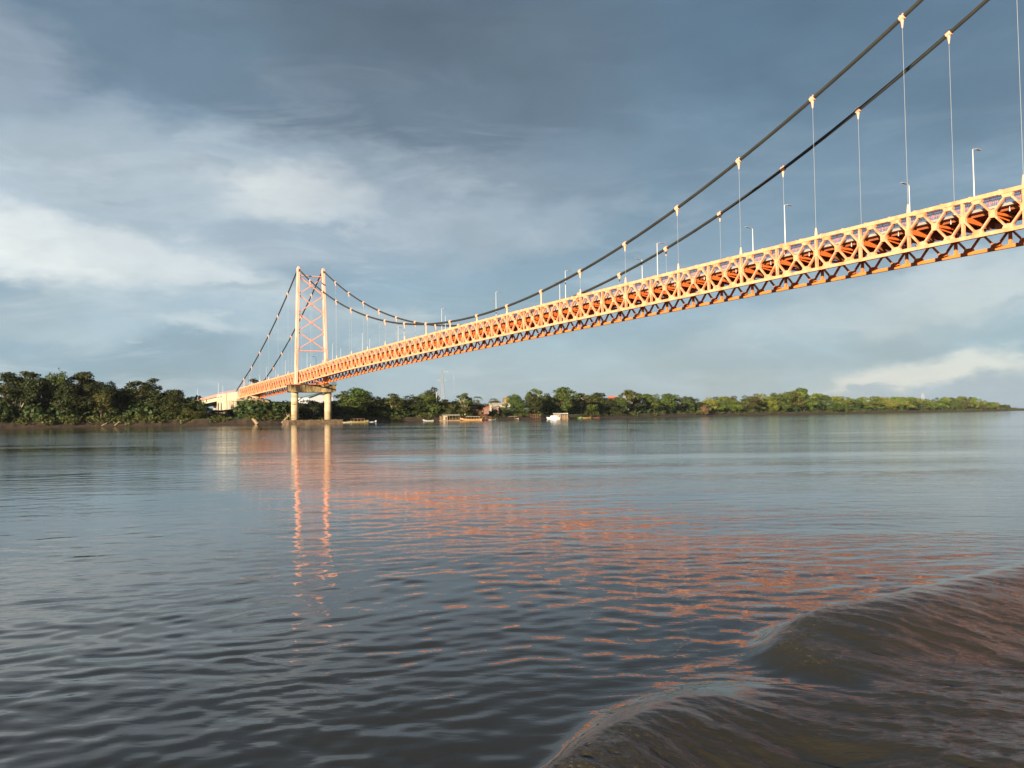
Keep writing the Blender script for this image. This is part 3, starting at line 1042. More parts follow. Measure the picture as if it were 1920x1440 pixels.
# towers and piers
for tx in (-TW, TW):
    dz = 0.0 if tx < 0 else 6.4
    tw = empty('tower', B(tx, BW / 2, 0), parent=bridge)
    zt0, zt1 = 16.6 + dz, 66.9 + dz
    off = lambda z: np.interp(z, [16.6 + dz, 66 + dz], [1.35, 0.0])
    for s, uc in ((-1, 0.0), (1, BW)):
        m = MB()
        zs = [zt0, 24 + dz, 32 + dz, 40 + dz, 48 + dz, 56 + dz, 64.5 + dz]
        rings = []
        for z in zs + [66.2 + dz, 67.0 + dz]:
            uu = uc + s * float(off(z))
            wx_, wy_ = (0.76, 0.64)
            if z > 66.5 + dz: wx_, wy_ = 0.45, 0.4
            ring = []
            ch = 0.12
            for (sx_, sy_) in ((-1, -1), (1, -1), (1, 1), (-1, 1)):
                if sx_ * sy_ > 0:
                    ring.append(B(tx + sx_ * wx_, uu + sy_ * (wy_ - ch), z)); ring.append(B(tx + sx_ * (wx_ - ch), uu + sy_ * wy_, z))
                else:
                    ring.append(B(tx + sx_ * (wx_ - ch), uu + sy_ * wy_, z)); ring.append(B(tx + sx_ * wx_, uu + sy_ * (wy_ - ch), z))
            rings.append(ring)
        nn = 8
        vs2 = [v for r in rings for v in r]
        fs2 = [tuple(range(nn))[::-1], tuple((len(rings) - 1) * nn + k_ for k_ in range(nn))]
        for i in range(len(rings) - 1):
            for k_ in range(nn):
                k2 = (k_ + 1) % nn
                fs2.append((i * nn + k_, i * nn + k2, (i + 1) * nn + k2, (i + 1) * nn + k_))
        m.add(vs2, fs2)
        lg = m.build('leg', M['tower'], tw)
        jt = MB()
        for z in [z_ + 0.0 for z_ in zs[1:-1]] + [28 + dz]:
            uu = uc + s * float(off(z))
            jt.box(B(tx, uu, z), (1.56, 1.32, 0.06), BANG)
        jt.build('splice_joint', M['brace'], lg)
        sp = MB()
        uu = uc + s * float(off(65))
        sp.tube([B(tx + 0.72, uu, 65.0 + dz), B(tx + 0.8, uu, 65.0 + dz)], 0.3, 10)
        sp.build('saddle_opening', M['dark'], lg)
        bx = MB()
        bx.box(B(tx, uc + s * 1.35, zt0 + 0.2), (3.0, 2.4, 0.42), BANG)
        bx.build('base_plate', M['brace'], lg)
    zn = [62.9 + dz, 55.2 + dz, 47.3 + dz, 39.4 + dz, 31.6 + dz]
    ul = lambda z: -float(off(z)) + 0.62
    ur = lambda z: BW + float(off(z)) - 0.62
    for z in (zn[0] + 0.35, zn[4] - 0.4):
        m = MB()
        for q in (-0.35, 0.35):
            m.bar(B(tx + q, ul(z), z), B(tx + q, ur(z), z), 0.16, 0.34, DT)
        n_l = 12
        for k_ in range(n_l):
            a1 = ul(z) + (ur(z) - ul(z)) * k_ / n_l; a2 = ul(z) + (ur(z) - ul(z)) * (k_ + 1) / n_l
            m.bar(B(tx - 0.3, a1, z), B(tx + 0.3, a2, z), 0.08, 0.12)
        m.build('strut', M['brace'], tw)
    for z1, z2 in zip(zn[:-1], zn[1:]):
        m = MB()
        for (ua, za, ub, zb) in ((ul(z1), z1 - 0.35, ur(z2), z2 + 0.35), (ur(z1), z1 - 0.35, ul(z2), z2 + 0.35)):
            for q in (-0.3, 0.3):
                m.bar(B(tx + q, ua, za), B(tx + q, ub, zb), 0.13, 0.26, DT)
            for k_ in range(10):
                f1, f2 = k_ / 10, (k_ + 1) / 10
                m.bar(B(tx - 0.25, ua + (ub - ua) * f1, za + (zb - za) * f1), B(tx + 0.25, ua + (ub - ua) * f2, za + (zb - za) * f2), 0.08, 0.1)
        m.box(B(tx, BW / 2, (z1 + z2) / 2), (0.78, 0.9, 0.9), BANG)
        m.build('cross_brace', M['brace'], tw)
    m = MB()
    zl, zh = 17.0 + dz, 21.5 + dz
    m.bar(B(tx + 0.1, -0.8, zl), B(tx + 0.1, BW + 0.8, zl), 0.5, 0.45, DT)
    m.bar(B(tx + 1.3, 0.6, zh - 1.2), B(tx + 0.5, BW + 0.4, zl), 0.3, 0.4, DT)
    m.bar(B(tx + 1.3, BW - 0.6, zh - 1.2), B(tx + 0.5, -0.4, zl), 0.28, 0.38, DT)
    m.build('base_brace', M['brace'], tw)
    pr = empty('pier', B(tx, BW / 2, 0), parent=bridge)
    m = MB()
    # cap beam with sloped ends
    zc0, zc1 = 13.5 + dz, 16.6 + dz
    y1, y2 = -4.5, 15.2
    m.prism([B(tx - 3.0, y1, zc1), B(tx - 3.0, y1, zc0 + 0.5), B(tx - 3.0, y1 + 0.7, zc0), B(tx - 3.0, y2 - 0.7, zc0), B(tx - 3.0, y2, zc0 + 0.5), B(tx - 3.0, y2, zc1)], DT * 6.0)
    m.build('cap_beam', M['cap'], pr)
    m = MB()
    m.box(B(tx, 5.35, zc1 + 0.09), (6.6, 20.4, 0.18), BANG)
    m.build('cap_slab', M['slab'], pr)
    gr = MB()
    for ue in (15.3,):
        for q in np.linspace(-3.1, 3.1, 6):
            gr.bar(B(tx + q, ue, zc1 + 0.18), B(tx + q, ue, zc1 + 1.3), 0.07, 0.07)
        for z in (0.75, 1.28):
            gr.bar(B(tx - 3.1, ue, zc1 + z), B(tx + 3.1, ue, zc1 + z), 0.07, 0.07)
    for z in (0.75, 1.28):
        gr.bar(B(tx + 3.1, 12.8, zc1 + z), B(tx + 3.1, 15.3, zc1 + z), 0.07, 0.07)
    gr.build('guard_rail', M['pylon'], pr)
    for uc in (-1.9, 12.55):
        m = MB()
        m.tube([B(tx, uc, 1.6), B(tx, uc, zc0)], 1.5, 32)
        cl = m.build('column', M['conc'], pr, smooth=True)
        cl.data.polygons.foreach_set('use_smooth', [len(p_.vertices) == 4 for p_ in cl.data.polygons])
        if uc < 0 and tx < 0:
            m = MB()
            d0 = Vector((0.236, -0.971, 0)); d1 = Vector((0.971, 0.236, 0))
            for q in (-0.85, -0.3, 0.25):
                cpos = B(tx, uc, 8.4) + d1 * q + d0 * math.sqrt(1.5 ** 2 - q * q)
                m.box(cpos, (0.42, 0.06, 0.28), math.atan2(d1.y, d1.x) + q * 0.8)
            m.build('water_gauge_marking', M['dark'], cl)
    m = MB()
    m.box(B(tx - 1, 6.2, 0.4), (9, 23.5, 2.9), BANG)
    m.build('base_slab', M['slab'], pr)

# ------------------------------------------------------------------ street lamps on the deck
def lamp(u, sgn, tt, label):
    base = B(tt, u, zt(tt) - 1.4)
    e = empty('street_lamp', base, label, 'street lamp', 'street lamps along the bridge deck')
    m = MB()
    top = B(tt, u, zt(tt) + 6.7)
    m.tube([base, base + Vector((0, 0, 3)), top], [0.11, 0.09, 0.06], 8)
    m.build('pole', M['pole'], e)
    m = MB()
    tip = top + DU * sgn * 0.75 + Vector((0, 0, 0.12))
    m.tube([top - Vector((0, 0, 0.05)), top + DU * sgn * 0.15 + Vector((0, 0, 0.08)), tip], 0.05, 6)
    m.build('arm', M['pole'], e)
    m = MB()
    q = tip + DU * sgn * 0.45
    m.prism([q - DT * 0.19 - DU * sgn * 0.55 - Vector((0, 0, .04)), q + DT * 0.19 - DU * sgn * 0.55 - Vector((0, 0, .04)), q + DT * 0.16 + DU * sgn * 0.55 - Vector((0, 0, .0)), q - DT * 0.16 + DU * sgn * 0.55], (0, 0, 0.13))
    m.build('lamp_head', M['lamp'], e)
    return e


ORD = ['rightmost', 'second from the right', 'third from the right', 'fourth from the right', 'fifth from the right', 'sixth from the right',
       'seventh from the right', 'eighth from the right', 'ninth from the right', 'tenth from the right', 'eleventh from the right',
       'twelfth from the right', 'thirteenth from the right', 'fourteenth from the right']
for i in range(13):
    tt = 136.8 - 32.2 * i
    lamp(1.35, 1, tt, 'white lamp with arm pointing right, %s on the near deck edge' % ORD[i])
for i in range(13):
    tt = 121.7 - 32.0 * i
    if tt < T0 + 4: break
    lamp(BW - 1.35, -1, tt, 'white lamp with arm pointing left, %s on the far deck edge' % ORD[i])

# ------------------------------------------------------------------ anchorage and approach viaduct
an = empty('bridge_anchorage', B(-290, BW / 2, 6), 'cream concrete anchorage block with arched openings at the left end of the orange bridge', 'anchorage')
m = MB()
m.box(B(-303, BW / 2, 11.2), (23, BW + 3, 11.6), BANG)
wl = m.build('tower_block', M['white'], an)
m = MB()
m.box(B(-278.5, BW / 2, 15.2), (23, BW + 2, 4.1), BANG)
m.build('cable_chamber', M['white'], an)
m = MB()
for x in (-310.5, -303.0):
    for z0, w_, hh_ in ((8.2, 2.6, 4.2), ):
        pts = [(-w_ / 2, z0), (w_ / 2, z0), (w_ / 2, z0 + hh_ - w_ / 2)] + [(w_ / 2 * math.cos(a_), z0 + hh_ - w_ / 2 + w_ / 2 * math.sin(a_)) for a_ in np.linspace(0.3, math.pi - 0.3, 7)] + [(-w_ / 2, z0 + hh_ - w_ / 2)]
        m.prism([B(x + p, -1.62, z_) for p, z_ in pts], DU * 0.13)
    m.prism([B(x - 1.6, -1.61, 15.3), B(x + 1.6, -1.61, 15.3), B(x + 1.6, -1.61, 15.75), B(x - 1.6, -1.61, 15.75)], DU * 0.13)
m.build('opening', M['dark'], an)
m = MB()
for k_ in range(7):
    z = 6.2 + k_ * 1.5
    m.box(B(-290.6, 0.2, z), (1.6, 2.4, 0.18), BANG)
    m.bar(B(-291.3, -0.9, z), B(-289.9, -0.9, z + 1.4), 0.1, 0.14)
m.build('stair', M['white'], an)
for x in (-289, -283.5, -276, -269):
    for u in (0.0, BW):
        m = MB()
        m.box(B(x, u, 9.0), (1.2, 1.2, 8.3), BANG)
        m.build('column', M['white'], an)
m = MB()
m.box(B(-279, BW / 2, 12.85), (22.5, BW + 1.2, 0.6), BANG)
m.build('support_beam', M['white'], an)
m = MB()
for u in (-1.2, BW + 1.2):
    for z in (0.5, 1.0):
        m.bar(B(-314, u, 17.0 + z), B(-268, u, 17.4 + z), 0.08, 0.08)
    for x in np.arange(-314, -267, 2.0):
        m.bar(B(x, u, 17.0), B(x, u, 18.2), 0.08, 0.08)
m.build('railing', M['rail'], an)
m = MB()
m.prism([B(-262, 1, 12.9), B(-250, 1, 12.9), B(-243, 1, 11.0), B(-257, 1, 11.4)], DU * (BW - 2))
m.build('maintenance_gantry', M['conc'], an)

vd = empty('approach_viaduct', B(-360, BW / 2, 6), 'pale concrete approach viaduct left of the white anchorage block', 'viaduct')
m = MB(); m2 = MB(); m3b = MB()
zs_v = lambda x: 16.6 + (x + 315) * 0.022 - 0.00004 * (x + 315) ** 2
xs = np.arange(-560, -314, 12.0)
for a_ in xs:
    b_2 = min(a_ + 12, -314.6)
    for u in (0.2, BW - 0.2):
        m.bar(B(a_, u, zs_v(a_) - 1.9), B(b_2, u, zs_v(b_2) - 1.9), 0.9, 2.3, DU)
    m2.bar(B(a_, BW / 2, zs_v(a_) - 0.55), B(b_2, BW / 2, zs_v(b_2) - 0.55), BW + 2.4, 0.4, DU)
    for u in (-0.95, BW + 0.95):
        m3b.bar(B(a_, u, zs_v(a_) + 0.25), B(b_2, u, zs_v(b_2) + 0.25), 0.12, 1.1, DU)
m.build('girder', M['white'], vd)
m2.build('road_slab', M['deck'], vd)
m3b.build('parapet', M['rail'], vd)
for x in (-372, -430, -490, -548):
    m = MB()
    m.box(B(x, BW / 2, zs_v(x) - 3.45), (1.8, BW + 1, 0.9), BANG)
    for u in (1.6, BW - 1.6):
        m.box(B(x, u, (zs_v(x) - 3.9 + 4) / 2), (1.3, 1.3, zs_v(x) - 3.9 - 4), BANG)
    m.build('pier', M['white'], vd)
for i, x in enumerate((-322, -352, -384)):
    base = B(x, BW - 0.9 if i % 2 else 0.9, zs_v(x) - 0.3)
    e = empty('street_lamp', base, ['white street lamp on the viaduct just left of the anchorage block', 'white street lamp on the middle of the approach viaduct', 'white street lamp where the approach viaduct meets the trees'][i], 'street lamp', 'street lamps along the bridge deck')
    m = MB(); m.tube([base, base + Vector((0, 0, 8.2))], [0.12, 0.07], 6); m.build('pole', M['pole'], e)
    m = MB(); m.bar(base + Vector((0, 0, 8.2)), base + Vector((0, 0, 8.3)) + DU * 1.6, 0.2, 0.1); m.build('lamp_head', M['lamp'], e)

# ------------------------------------------------------------------ foliage
fol = bpy.data.materials.new('foliage')
fol.use_nodes = True
t = fol.node_tree
b_ = t.nodes['Principled BSDF']
b_.inputs['Roughness'].default_value = 0.6
b_.inputs['Specular IOR Level'].default_value = 0.25
oi = t.nodes.new('ShaderNodeObjectInfo')
g_ = t.nodes.new('ShaderNodeNewGeometry')
POS = g_.outputs['Position']
n1 = tnoise((0.35, 0.35, 0.35), 3, 0.6)
n2 = tnoise((2.3, 2.3, 2.3), 2, 0.6)
hs = t.nodes.new('ShaderNodeHueSaturation')
t.links.new(oi.outputs['Color'], hs.inputs['Color'])
hue = tm('ADD', tr(n1, 0.3, 0.7, 0.475, 0.515), tr(oi.outputs['Random'], 0, 1, -0.02, 0.02))
t.links.new(hue, hs.inputs['Hue'])
t.links.new(tm('MULTIPLY', tr(n2, 0.3, 0.7, 0.6, 1.45), tr(n1, 0.3, 0.7, 0.75, 1.25)), hs.inputs['Value'])
t.links.new(hs.outputs[0], b_.inputs['Base Color'])
tl = t.nodes.new('ShaderNodeBsdfTranslucent')
t.links.new(hs.outputs[0], tl.inputs['Color'])
mxs = t.nodes.new('ShaderNodeMixShader')
mxs.inputs[0].default_value = 0.25
t.links.new(b_.outputs[0], mxs.inputs[1]); t.links.new(tl.outputs[0], mxs.inputs[2])
t.links.new(mxs.outputs[0], t.nodes['Material Output'].inputs['Surface'])


def leaf_mesh(name, clumps, per, size, seed, shell=0.55, flat=0.0):
    """clumps: (cx,cy,cz,rx,ry,rz). Small leaf-cluster quads fill each clump's outer volume."""
    g = np.random.default_rng(seed)
    Vs = []
    tot = sum((c[3] * c[4] + c[4] * c[5] + c[3] * c[5]) for c in clumps)
    for c in clumps:
        n = max(12, int(per * (c[3] * c[4] + c[4] * c[5] + c[3] * c[5]) / tot))
        d = g.normal(size=(n, 3)); d /= np.linalg.norm(d, axis=1)[:, None]
        d[:, 2] = np.where(g.random(n) < 0.35, np.abs(d[:, 2]), d[:, 2])
        rad = shell + (1.06 - shell) * g.random(n) ** 0.6
        rad *= 1 + 0.16 * np.sin(d[:, 0] * 5 + c[0] * 3) * np.sin(d[:, 1] * 6 + c[1]) + 0.1 * g.normal(size=n)
        p = np.array(c[:3]) + d * np.array(c[3:6]) * rad[:, None]
        nn = d + g.normal(size=(n, 3)) * 0.6 + np.array([0, 0, 0.35 + flat])
        nn /= np.linalg.norm(nn, axis=1)[:, None]
        r0 = g.normal(size=(n, 3))
        a_ = np.cross(nn, r0); a_ /= np.linalg.norm(a_, axis=1)[:, None]
        bb = np.cross(nn, a_)
        s = size * (0.6 + 0.8 * g.random(n))[:, None]
        el_ = 0.6 + 0.5 * g.random(n)[:, None]
        Vs.append(np.stack([p - a_ * s, p - bb * s * el_ + nn * s * 0.15, p + a_ * s, p + bb * s * el_ - nn * s * 0.1], 1))
    V = np.concatenate(Vs).reshape(-1, 3)
    Fq = np.arange(len(V)).reshape(-1, 4)
    me = bpy.data.meshes.new(name)
    me.vertices.add(len(V)); me.vertices.foreach_set('co', V.astype(np.float32).ravel())
    me.loops.add(Fq.size); me.loops.foreach_set('vertex_index', Fq.astype(np.int32).ravel())
    me.polygons.add(len(Fq))
    me.polygons.foreach_set('loop_start', np.arange(0, Fq.size, 4, dtype=np.int32))
    me.polygons.foreach_set('loop_total', np.full(len(Fq), 4, np.int32))
    me.update(calc_edges=True)
    me.materials.append(fol)
    return me


def trunk_mesh(name, tips, h0, r0, mt, seed, base_split=0.4):
    g = random.Random(seed)
    m = MB()
    fork = Vector((g.uniform(-.3, .3), g.uniform(-.3, .3), h0))
    m.tube([(0, 0, -1.5), (0, 0, 0.2), fork * 0.5, fork], [r0 * 1.5, r0 * 1.1, r0 * 0.9, r0 * 0.75], 8)
    for tp in tips:
        tp = Vector(tp)
        mid = fork.lerp(tp, 0.5) + Vector((g.uniform(-.5, .5), g.uniform(-.5, .5), g.uniform(-0.6, 0.2)))
        m.tube([fork - Vector((0, 0, 0.4)), mid, tp], [r0 * 0.55, r0 * 0.33, r0 * 0.1], 5)
        for k_ in range(2):
            q = mid.lerp(tp, 0.4) + Vector((g.uniform(-1.6, 1.6), g.uniform(-1.6, 1.6), g.uniform(0.3, 1.5)))
            m.tube([mid, q], [r0 * 0.25, r0 * 0.06], 4)
    me = bpy.data.meshes.new(name)
    me.from_pydata(m.v, [], m.f)
    me.polygons.foreach_set('use_smooth', [True] * len(me.polygons))
    me.materials.append(mt)
    me.update()
    return me


PROTO = {}


def make_proto(kind, seed):
    g = random.Random(seed)
    H0 = 20.0
    cl = []; tips = []
    if kind == 'broad':      # dense, wide, foliage nearly to the ground
        for k_ in range(15):
            a_ = g.uniform(0, 6.28); q = math.sqrt(g.random())
            z = g.uniform(4, 17.2)
            rr = 5.8 * math.sqrt(max(0.05, 1 - ((z - 9.5) / 9.5) ** 2)) * q
            s = g.uniform(1.9, 3.3)
            cl.append((rr * math.cos(a_), rr * math.sin(a_), z, s * 1.15, s * 1.15, s * 0.85))
        cl.append((g.uniform(-2, 2), 0, 17.8, 2.6, 2.6, 1.8))
        crown = leaf_mesh('crown', cl, 3400, 0.42, seed)
        trunk = trunk_mesh('trunk', [(c[0] * .8, c[1] * .8, c[2]) for c in cl[:8]], 5, 0.42, M['bark'], seed)
    elif kind == 'layered':  # flat spreading storeys with sky between
        for k_ in range(11):
            a_ = g.uniform(0, 6.28); z = g.uniform(9.5, 19)
            rr = g.uniform(1.0, 6.6) * (0.6 if z < 12 else 1.0)
            s = g.uniform(2.0, 3.6)
            cl.append((rr * math.cos(a_), rr * math.sin(a_), z - 0.22 * rr + 0.5, s * g.uniform(.7, 1.15), s * g.uniform(.7, 1.1), g.uniform(0.6, 1.3)))
        for k_ in range(4):
            cl.append((g.uniform(-4, 4), g.uniform(-3, 3), g.uniform(4, 9), 2.4, 2.4, 1.6))
        cl.append((0.5, 0, 18.9, 2.6, 2.3, 1.0)); cl.append((g.uniform(-3, 3), 1, 18.4, 2.2, 2.0, 0.8))
        crown = leaf_mesh('crown', cl, 2600, 0.38, seed, 0.2, 0.5)
        trunk = trunk_mesh('trunk', [(c[0], c[1], c[2] - .3) for c in cl[:11]], 8, 0.40, M['bark'], seed)
    elif kind == 'round':    # clipped-looking dense ball
        for k_ in range(16):
            a_ = k_ * 2.4; z = 6 + 11 * (k_ + 0.5) / 16
            rr = 4.6 * math.sqrt(max(0, 1 - ((z - 11) / 8.5) ** 2))
            cl.append((rr * math.cos(a_), rr * math.sin(a_), z, 2.4, 2.4, 2.3))
        cl.append((0, 0, 11, 5, 5, 7))
        crown = leaf_mesh('crown', cl, 3600, 0.38, seed)
        trunk = trunk_mesh('trunk', [(1.5, 0, 9), (-1.5, 0.4, 9), (0, -1, 11)], 5, 0.4, M['bark'], seed)
    elif kind == 'pale':     # open crown on pale visible limbs
        for k_ in range(14):
            a_ = g.uniform(0, 6.28); z = g.uniform(10.5, 18.5)
            rr = g.uniform(1.5, 6.2)
            s = g.uniform(1.4, 2.5)
            cl.append((rr * math.cos(a_), rr * math.sin(a_), z - rr * 0.25, s * 1.15, s * 1.1, s * 0.75))
        cl.append((0, 0, 18.6, 2.6, 2.4, 1.5))
        crown = leaf_mesh('crown', cl, 2300, 0.40, seed, 0.35)
        trunk = trunk_mesh('trunk', [(c[0], c[1], c[2]) for c in cl[:11]], 5.5, 0.55, M['palebark'], seed)
    elif kind == 'low':      # low spreading thicket tree
        for k_ in range(12):
            a_ = g.uniform(0, 6.28); q = math.sqrt(g.random()) * 6.2
            z = g.uniform(4, 14.5)
            s = g.uniform(2.2, 3.6)
            cl.append((q * math.cos(a_) * 1.25, q * math.sin(a_), z, s * 1.3, s * 1.2, s * 1.0))
        cl.append((0, 0, 16.5, 3.5, 3.2, 2.6))
        crown = leaf_mesh('crown', cl, 3000, 0.42, seed)
        trunk = trunk_mesh('trunk', [(3, 0, 8), (-3, 1, 8), (0, -2, 10)], 3, 0.35, M['bark'], seed)
    elif kind == 'palm':
        m = MB()
        crownpts = []
        top = Vector((0.6, 0, 16))
        g2 = np.random.default_rng(seed)
        Vq = []
        for k_ in range(16):
            a_ = 6.28 * k_ / 16 + g.uniform(-.15, .15)
            el_ = g.uniform(0.1, 1.1)
            d = Vector((math.cos(a_), math.sin(a_), 0))
            for s_ in range(7):
                f = (s_ + 0.5) / 7
                c = top + d * (5.2 * f * math.cos(el_ * 0.6)) + Vector((0, 0, 5.2 * (math.sin(el_) * f - (0.55 + 0.5 * math.cos(el_)) * f * f)))
                wv_ = Vector((-d.y, d.x, 0)) * (0.75 * (1 - 0.6 * f))
                l_ = d * 0.5
                drop = Vector((0, 0, -0.45))
                Vq += [c - l_ * 0.9, c - wv_ + drop, c + l_ * 0.9, c + l_ * 0.2, c - l_ * 0.9, c + l_ * 0.2, c + l_ * 0.9, c + wv_ + drop]
        me = bpy.data.meshes.new('crown')
        me.from_pydata([tuple(p) for p in Vq], [], [tuple(range(i, i + 4)) for i in range(0, len(Vq), 4)])
        me.materials.append(fol); me.update()
        crown = me
        m.tube([(0, 0, -1), (0.1, 0, 5), (0.3, 0, 11), top], [0.32, 0.24, 0.2, 0.2], 7)
        me2 = bpy.data.meshes.new('trunk'); me2.from_pydata(m.v, [], m.f); me2.materials.append(M['bark']); me2.update()
        trunk = me2
    return crown, trunk


for kind, nv in (('broad', 4), ('layered', 3), ('round', 2), ('pale', 3), ('low', 3), ('palm', 2)):
    PROTO[kind] = [make_proto(kind, 100 + 17 * i + len(kind) * 3) for i in range(nv)]
BASEH = {'broad': 19.6, 'layered': 19.9, 'round': 18.3, 'pale': 20.0, 'low': 19.0, 'palm': 17.5}
BASEW = {'broad': 14.5, 'layered': 15.0, 'round': 13.5, 'pale': 14.0, 'low': 19.0, 'palm': 9.5}
NTREE = 0


def tree(kind, x, y, z, hgt, wid, col, label, group=None, cat='tree'):
    global NTREE
    NTREE += 1
    crown, trunk = PROTO[kind][random.randrange(len(PROTO[kind]))]
    e = bpy.data.objects.new('palm_tree' if kind == 'palm' else 'tree', None)
    COL.objects.link(e)
    e.location = (x, y, z)
    e.rotation_euler = (0, 0, random.uniform(0, 6.28))
    sz = hgt / BASEH[kind]; sxy = wid / BASEW[kind]
    e.scale = (sxy, sxy, sz)
    tag(e, label, 'palm tree' if kind == 'palm' else cat, group)
    c = bpy.data.objects.new('crown', crown); COL.objects.link(c); c.parent = e
    c.color = (*col, 1)
    k_ = bpy.data.objects.new('trunk', trunk); COL.objects.link(k_); k_.parent = e
    return e


DARK = (0.028, 0.040, 0.010); DARK2 = (0.040, 0.052, 0.013); MIDG = (0.075, 0.112, 0.022); OLIVE = (0.098, 0.100, 0.026)
BRIGHT = (0.15, 0.20, 0.032); YELG = (0.21, 0.22, 0.042); DRY = (0.24, 0.17, 0.08)


def tree_px(kind, px, v, topy, wpx, col, label, group=None):
    s = find_s(px, v)
    x, y = place(np.array([s]), np.array([float(v)])); x, y = float(x[0]), float(y[0])
    z = float(gz(s, v)) - 0.3
    yh = 781.9 - 0.01415 * (px - 960)
    ztop = HC + (yh - topy) / F * y
    return tree(kind, x, y, z, max(3.0, ztop - z), wpx / F * y, col, label, group)


NOT = [
    ('layered', 12, 18, 698, 90, DARK2, 'layered dark tree at the extreme left edge of the photo'),
    ('layered', 52, 26, 696, 80, DARK2, 'tall flat-topped dark tree second from the left edge'),
    ('broad', 72, 12, 706, 60, DARK, 'dense dark tree between the flat-topped tree and the yellow-green one on the left'),
    ('round', 103, 16, 699, 46, MIDG, 'yellow-green pointed tree amid the dark trees on the left bank'),
    ('broad', 128, 10, 715, 52, DARK, 'dense dark tree below the umbrella-shaped crown on the left'),
    ('layered', 155, 22, 696, 78, DARK2, 'umbrella-shaped tree with thin layers spreading against the sky at left'),
    ('round', 197, 24, 718, 46, DARK, 'dark round-topped tree in the dip between the two layered trees'),
    ('broad', 190, 8, 737, 50, OLIVE, 'lower olive tree standing at the bank edge in the dip of the left trees'),
    ('layered', 252, 16, 714, 66, DARK2, 'flat layered tree left half of the pair right of the dip'),
    ('layered', 286, 24, 709, 60, DARK2, 'highest layered tree of the pair nearest the viaduct'),
    ('broad', 325, 14, 730, 46, DARK, 'dark tree stepping down from the layered pair toward the viaduct'),
    ('low', 358, 16, 746, 52, DARK2, 'low dark bush-like tree beside the left end of the viaduct'),
    ('layered', 475, 90, 710, 52, DARK, 'dark tree crown rising behind the left end of the orange deck'),
    ('broad', 668, 22, 727, 62, MIDG, 'big bright green tree just right of the bridge pier'),
    ('pale', 650, 34, 733, 50, DARK2, 'tree with spiky top directly behind the right pier column'),
    ('pale', 736, 14, 738, 62, OLIVE, 'wide olive tree with reddish tips right of the big bright tree'),
    ('low', 768, 18, 740, 66, DARK2, 'wide flat-topped dark tree left of the lattice pylon'),
    ('broad', 811, 20, 726, 36, DARK2, 'tall dark dome-shaped tree just left of the lattice pylon'),
    ('pale', 872, 8, 737, 36, MIDG, 'open tree with white forked trunk above the yellow boat'),
    ('palm', 896, 26, 742, 20, MIDG, 'palm tree right of the white-trunked tree'),
    ('palm', 927, 34, 746, 18, OLIVE, 'palm tree left of the cream hillside house'),
    ('round', 963, 26, 740, 30, MIDG, 'round clipped-looking bright tree beside the ochre house'),
    ('pale', 1003, 18, 729, 40, MIDG, 'tall bright crown standing out left of the white-roofed boat house'),
    ('pale', 1056, 16, 726, 62, MIDG, 'largest rounded tree above the white-roofed boat house'),
    ('pale', 1090, 12, 737, 46, OLIVE, 'tree with pale forked trunk right of the white-roofed boat house'),
    ('broad', 1122, 18, 736, 36, DARK2, 'dark tree just left of the red roof'),
    ('pale', 1178, 14, 731, 52, OLIVE, 'greyish wide tree just right of the red roof'),
    ('palm', 1228, 4, 756, 14, YELG, 'yellow palm low at the bank edge right of the greyish tree'),
    ('broad', 1500, 20, 727, 34, MIDG, 'highest tree crown in the middle of the right forest'),
    ('low', 1322, 3, 759, 24, DRY, 'bleached dry bush-like tree at the waterline of the right bank'),
]
for kind, px, v, ty, wp, colr, lab in NOT:
    tree_px(kind, px, v, ty, wp, colr, lab)

SKX = np.array([-400, -100, 20, 60, 100, 150, 180, 200, 230, 285, 320, 350, 375, 400, 480, 540, 580, 620, 650, 672, 695, 715, 735, 790, 811, 835, 872, 895, 925, 963, 985, 1003, 1030, 1055, 1090, 1120, 1140, 1178, 1230, 1275, 1310, 1340, 1380, 1430, 1470, 1500, 1540, 1600, 1640, 1680, 1740, 1790, 1815, 1850, 1882, 1896], float)
SKY_ = np.array([700, 700, 700, 700, 705, 700, 705, 720, 718, 712, 730, 746, 752, 755, 750, 748, 748, 745, 735, 729, 740, 748, 739, 741, 728, 746, 742, 748, 749, 745, 747, 734, 735, 728, 738, 737, 747, 733, 735, 738, 744, 742, 738, 735, 735, 729, 738, 744, 741, 742, 745, 742, 740, 750, 757, 763], float)


SEG = [(-999, 0, 'beyond the left edge of the photo'), (0, 90, 'below the flat-topped trees at far left'), (90, 180, 'near the umbrella-shaped tree at left'),
       (180, 240, 'in the dip of the left tree wall'), (240, 375, 'between the layered pair and the viaduct'), (375, 460, 'in front of the anchorage block'),
       (460, 545, 'under the orange deck left of the pier'), (545, 625, 'behind the bridge pier'), (625, 720, 'around the big bright tree by the pier'),
       (720, 800, 'between the canoes and the pylon'), (800, 880, 'below the lattice pylon'), (880, 1000, 'among the hillside houses'),
       (1000, 1040, 'left of the white-roofed boat house'), (1040, 1100, 'above the white-roofed boat house'), (1100, 1160, 'near the red roof'),
       (1160, 1240, 'right of the red roof'), (1240, 1330, 'just left of the bleached dry tree'), (1330, 1420, 'just right of the bleached dry tree'),
       (1420, 1490, 'left of the highest tree in the right forest'), (1490, 1570, 'right of the highest tree in the right forest'),
       (1570, 1660, 'in the low middle of the right forest'), (1660, 1730, 'left of the water tank'), (1730, 1800, 'right of the water tank'), (1800, 2000, 'at the hazy right end of the forest')]
TONE = {DARK: 'dark', DARK2: 'deep green', MIDG: 'green', OLIVE: 'olive', BRIGHT: 'bright green', YELG: 'yellow-green'}
SHAPE = {'broad': 'dense broad', 'low': 'low spreading', 'pale': 'open-crowned pale-stemmed', 'round': 'round-crowned', 'layered': 'layered'}
px = -330.0
WALL = []
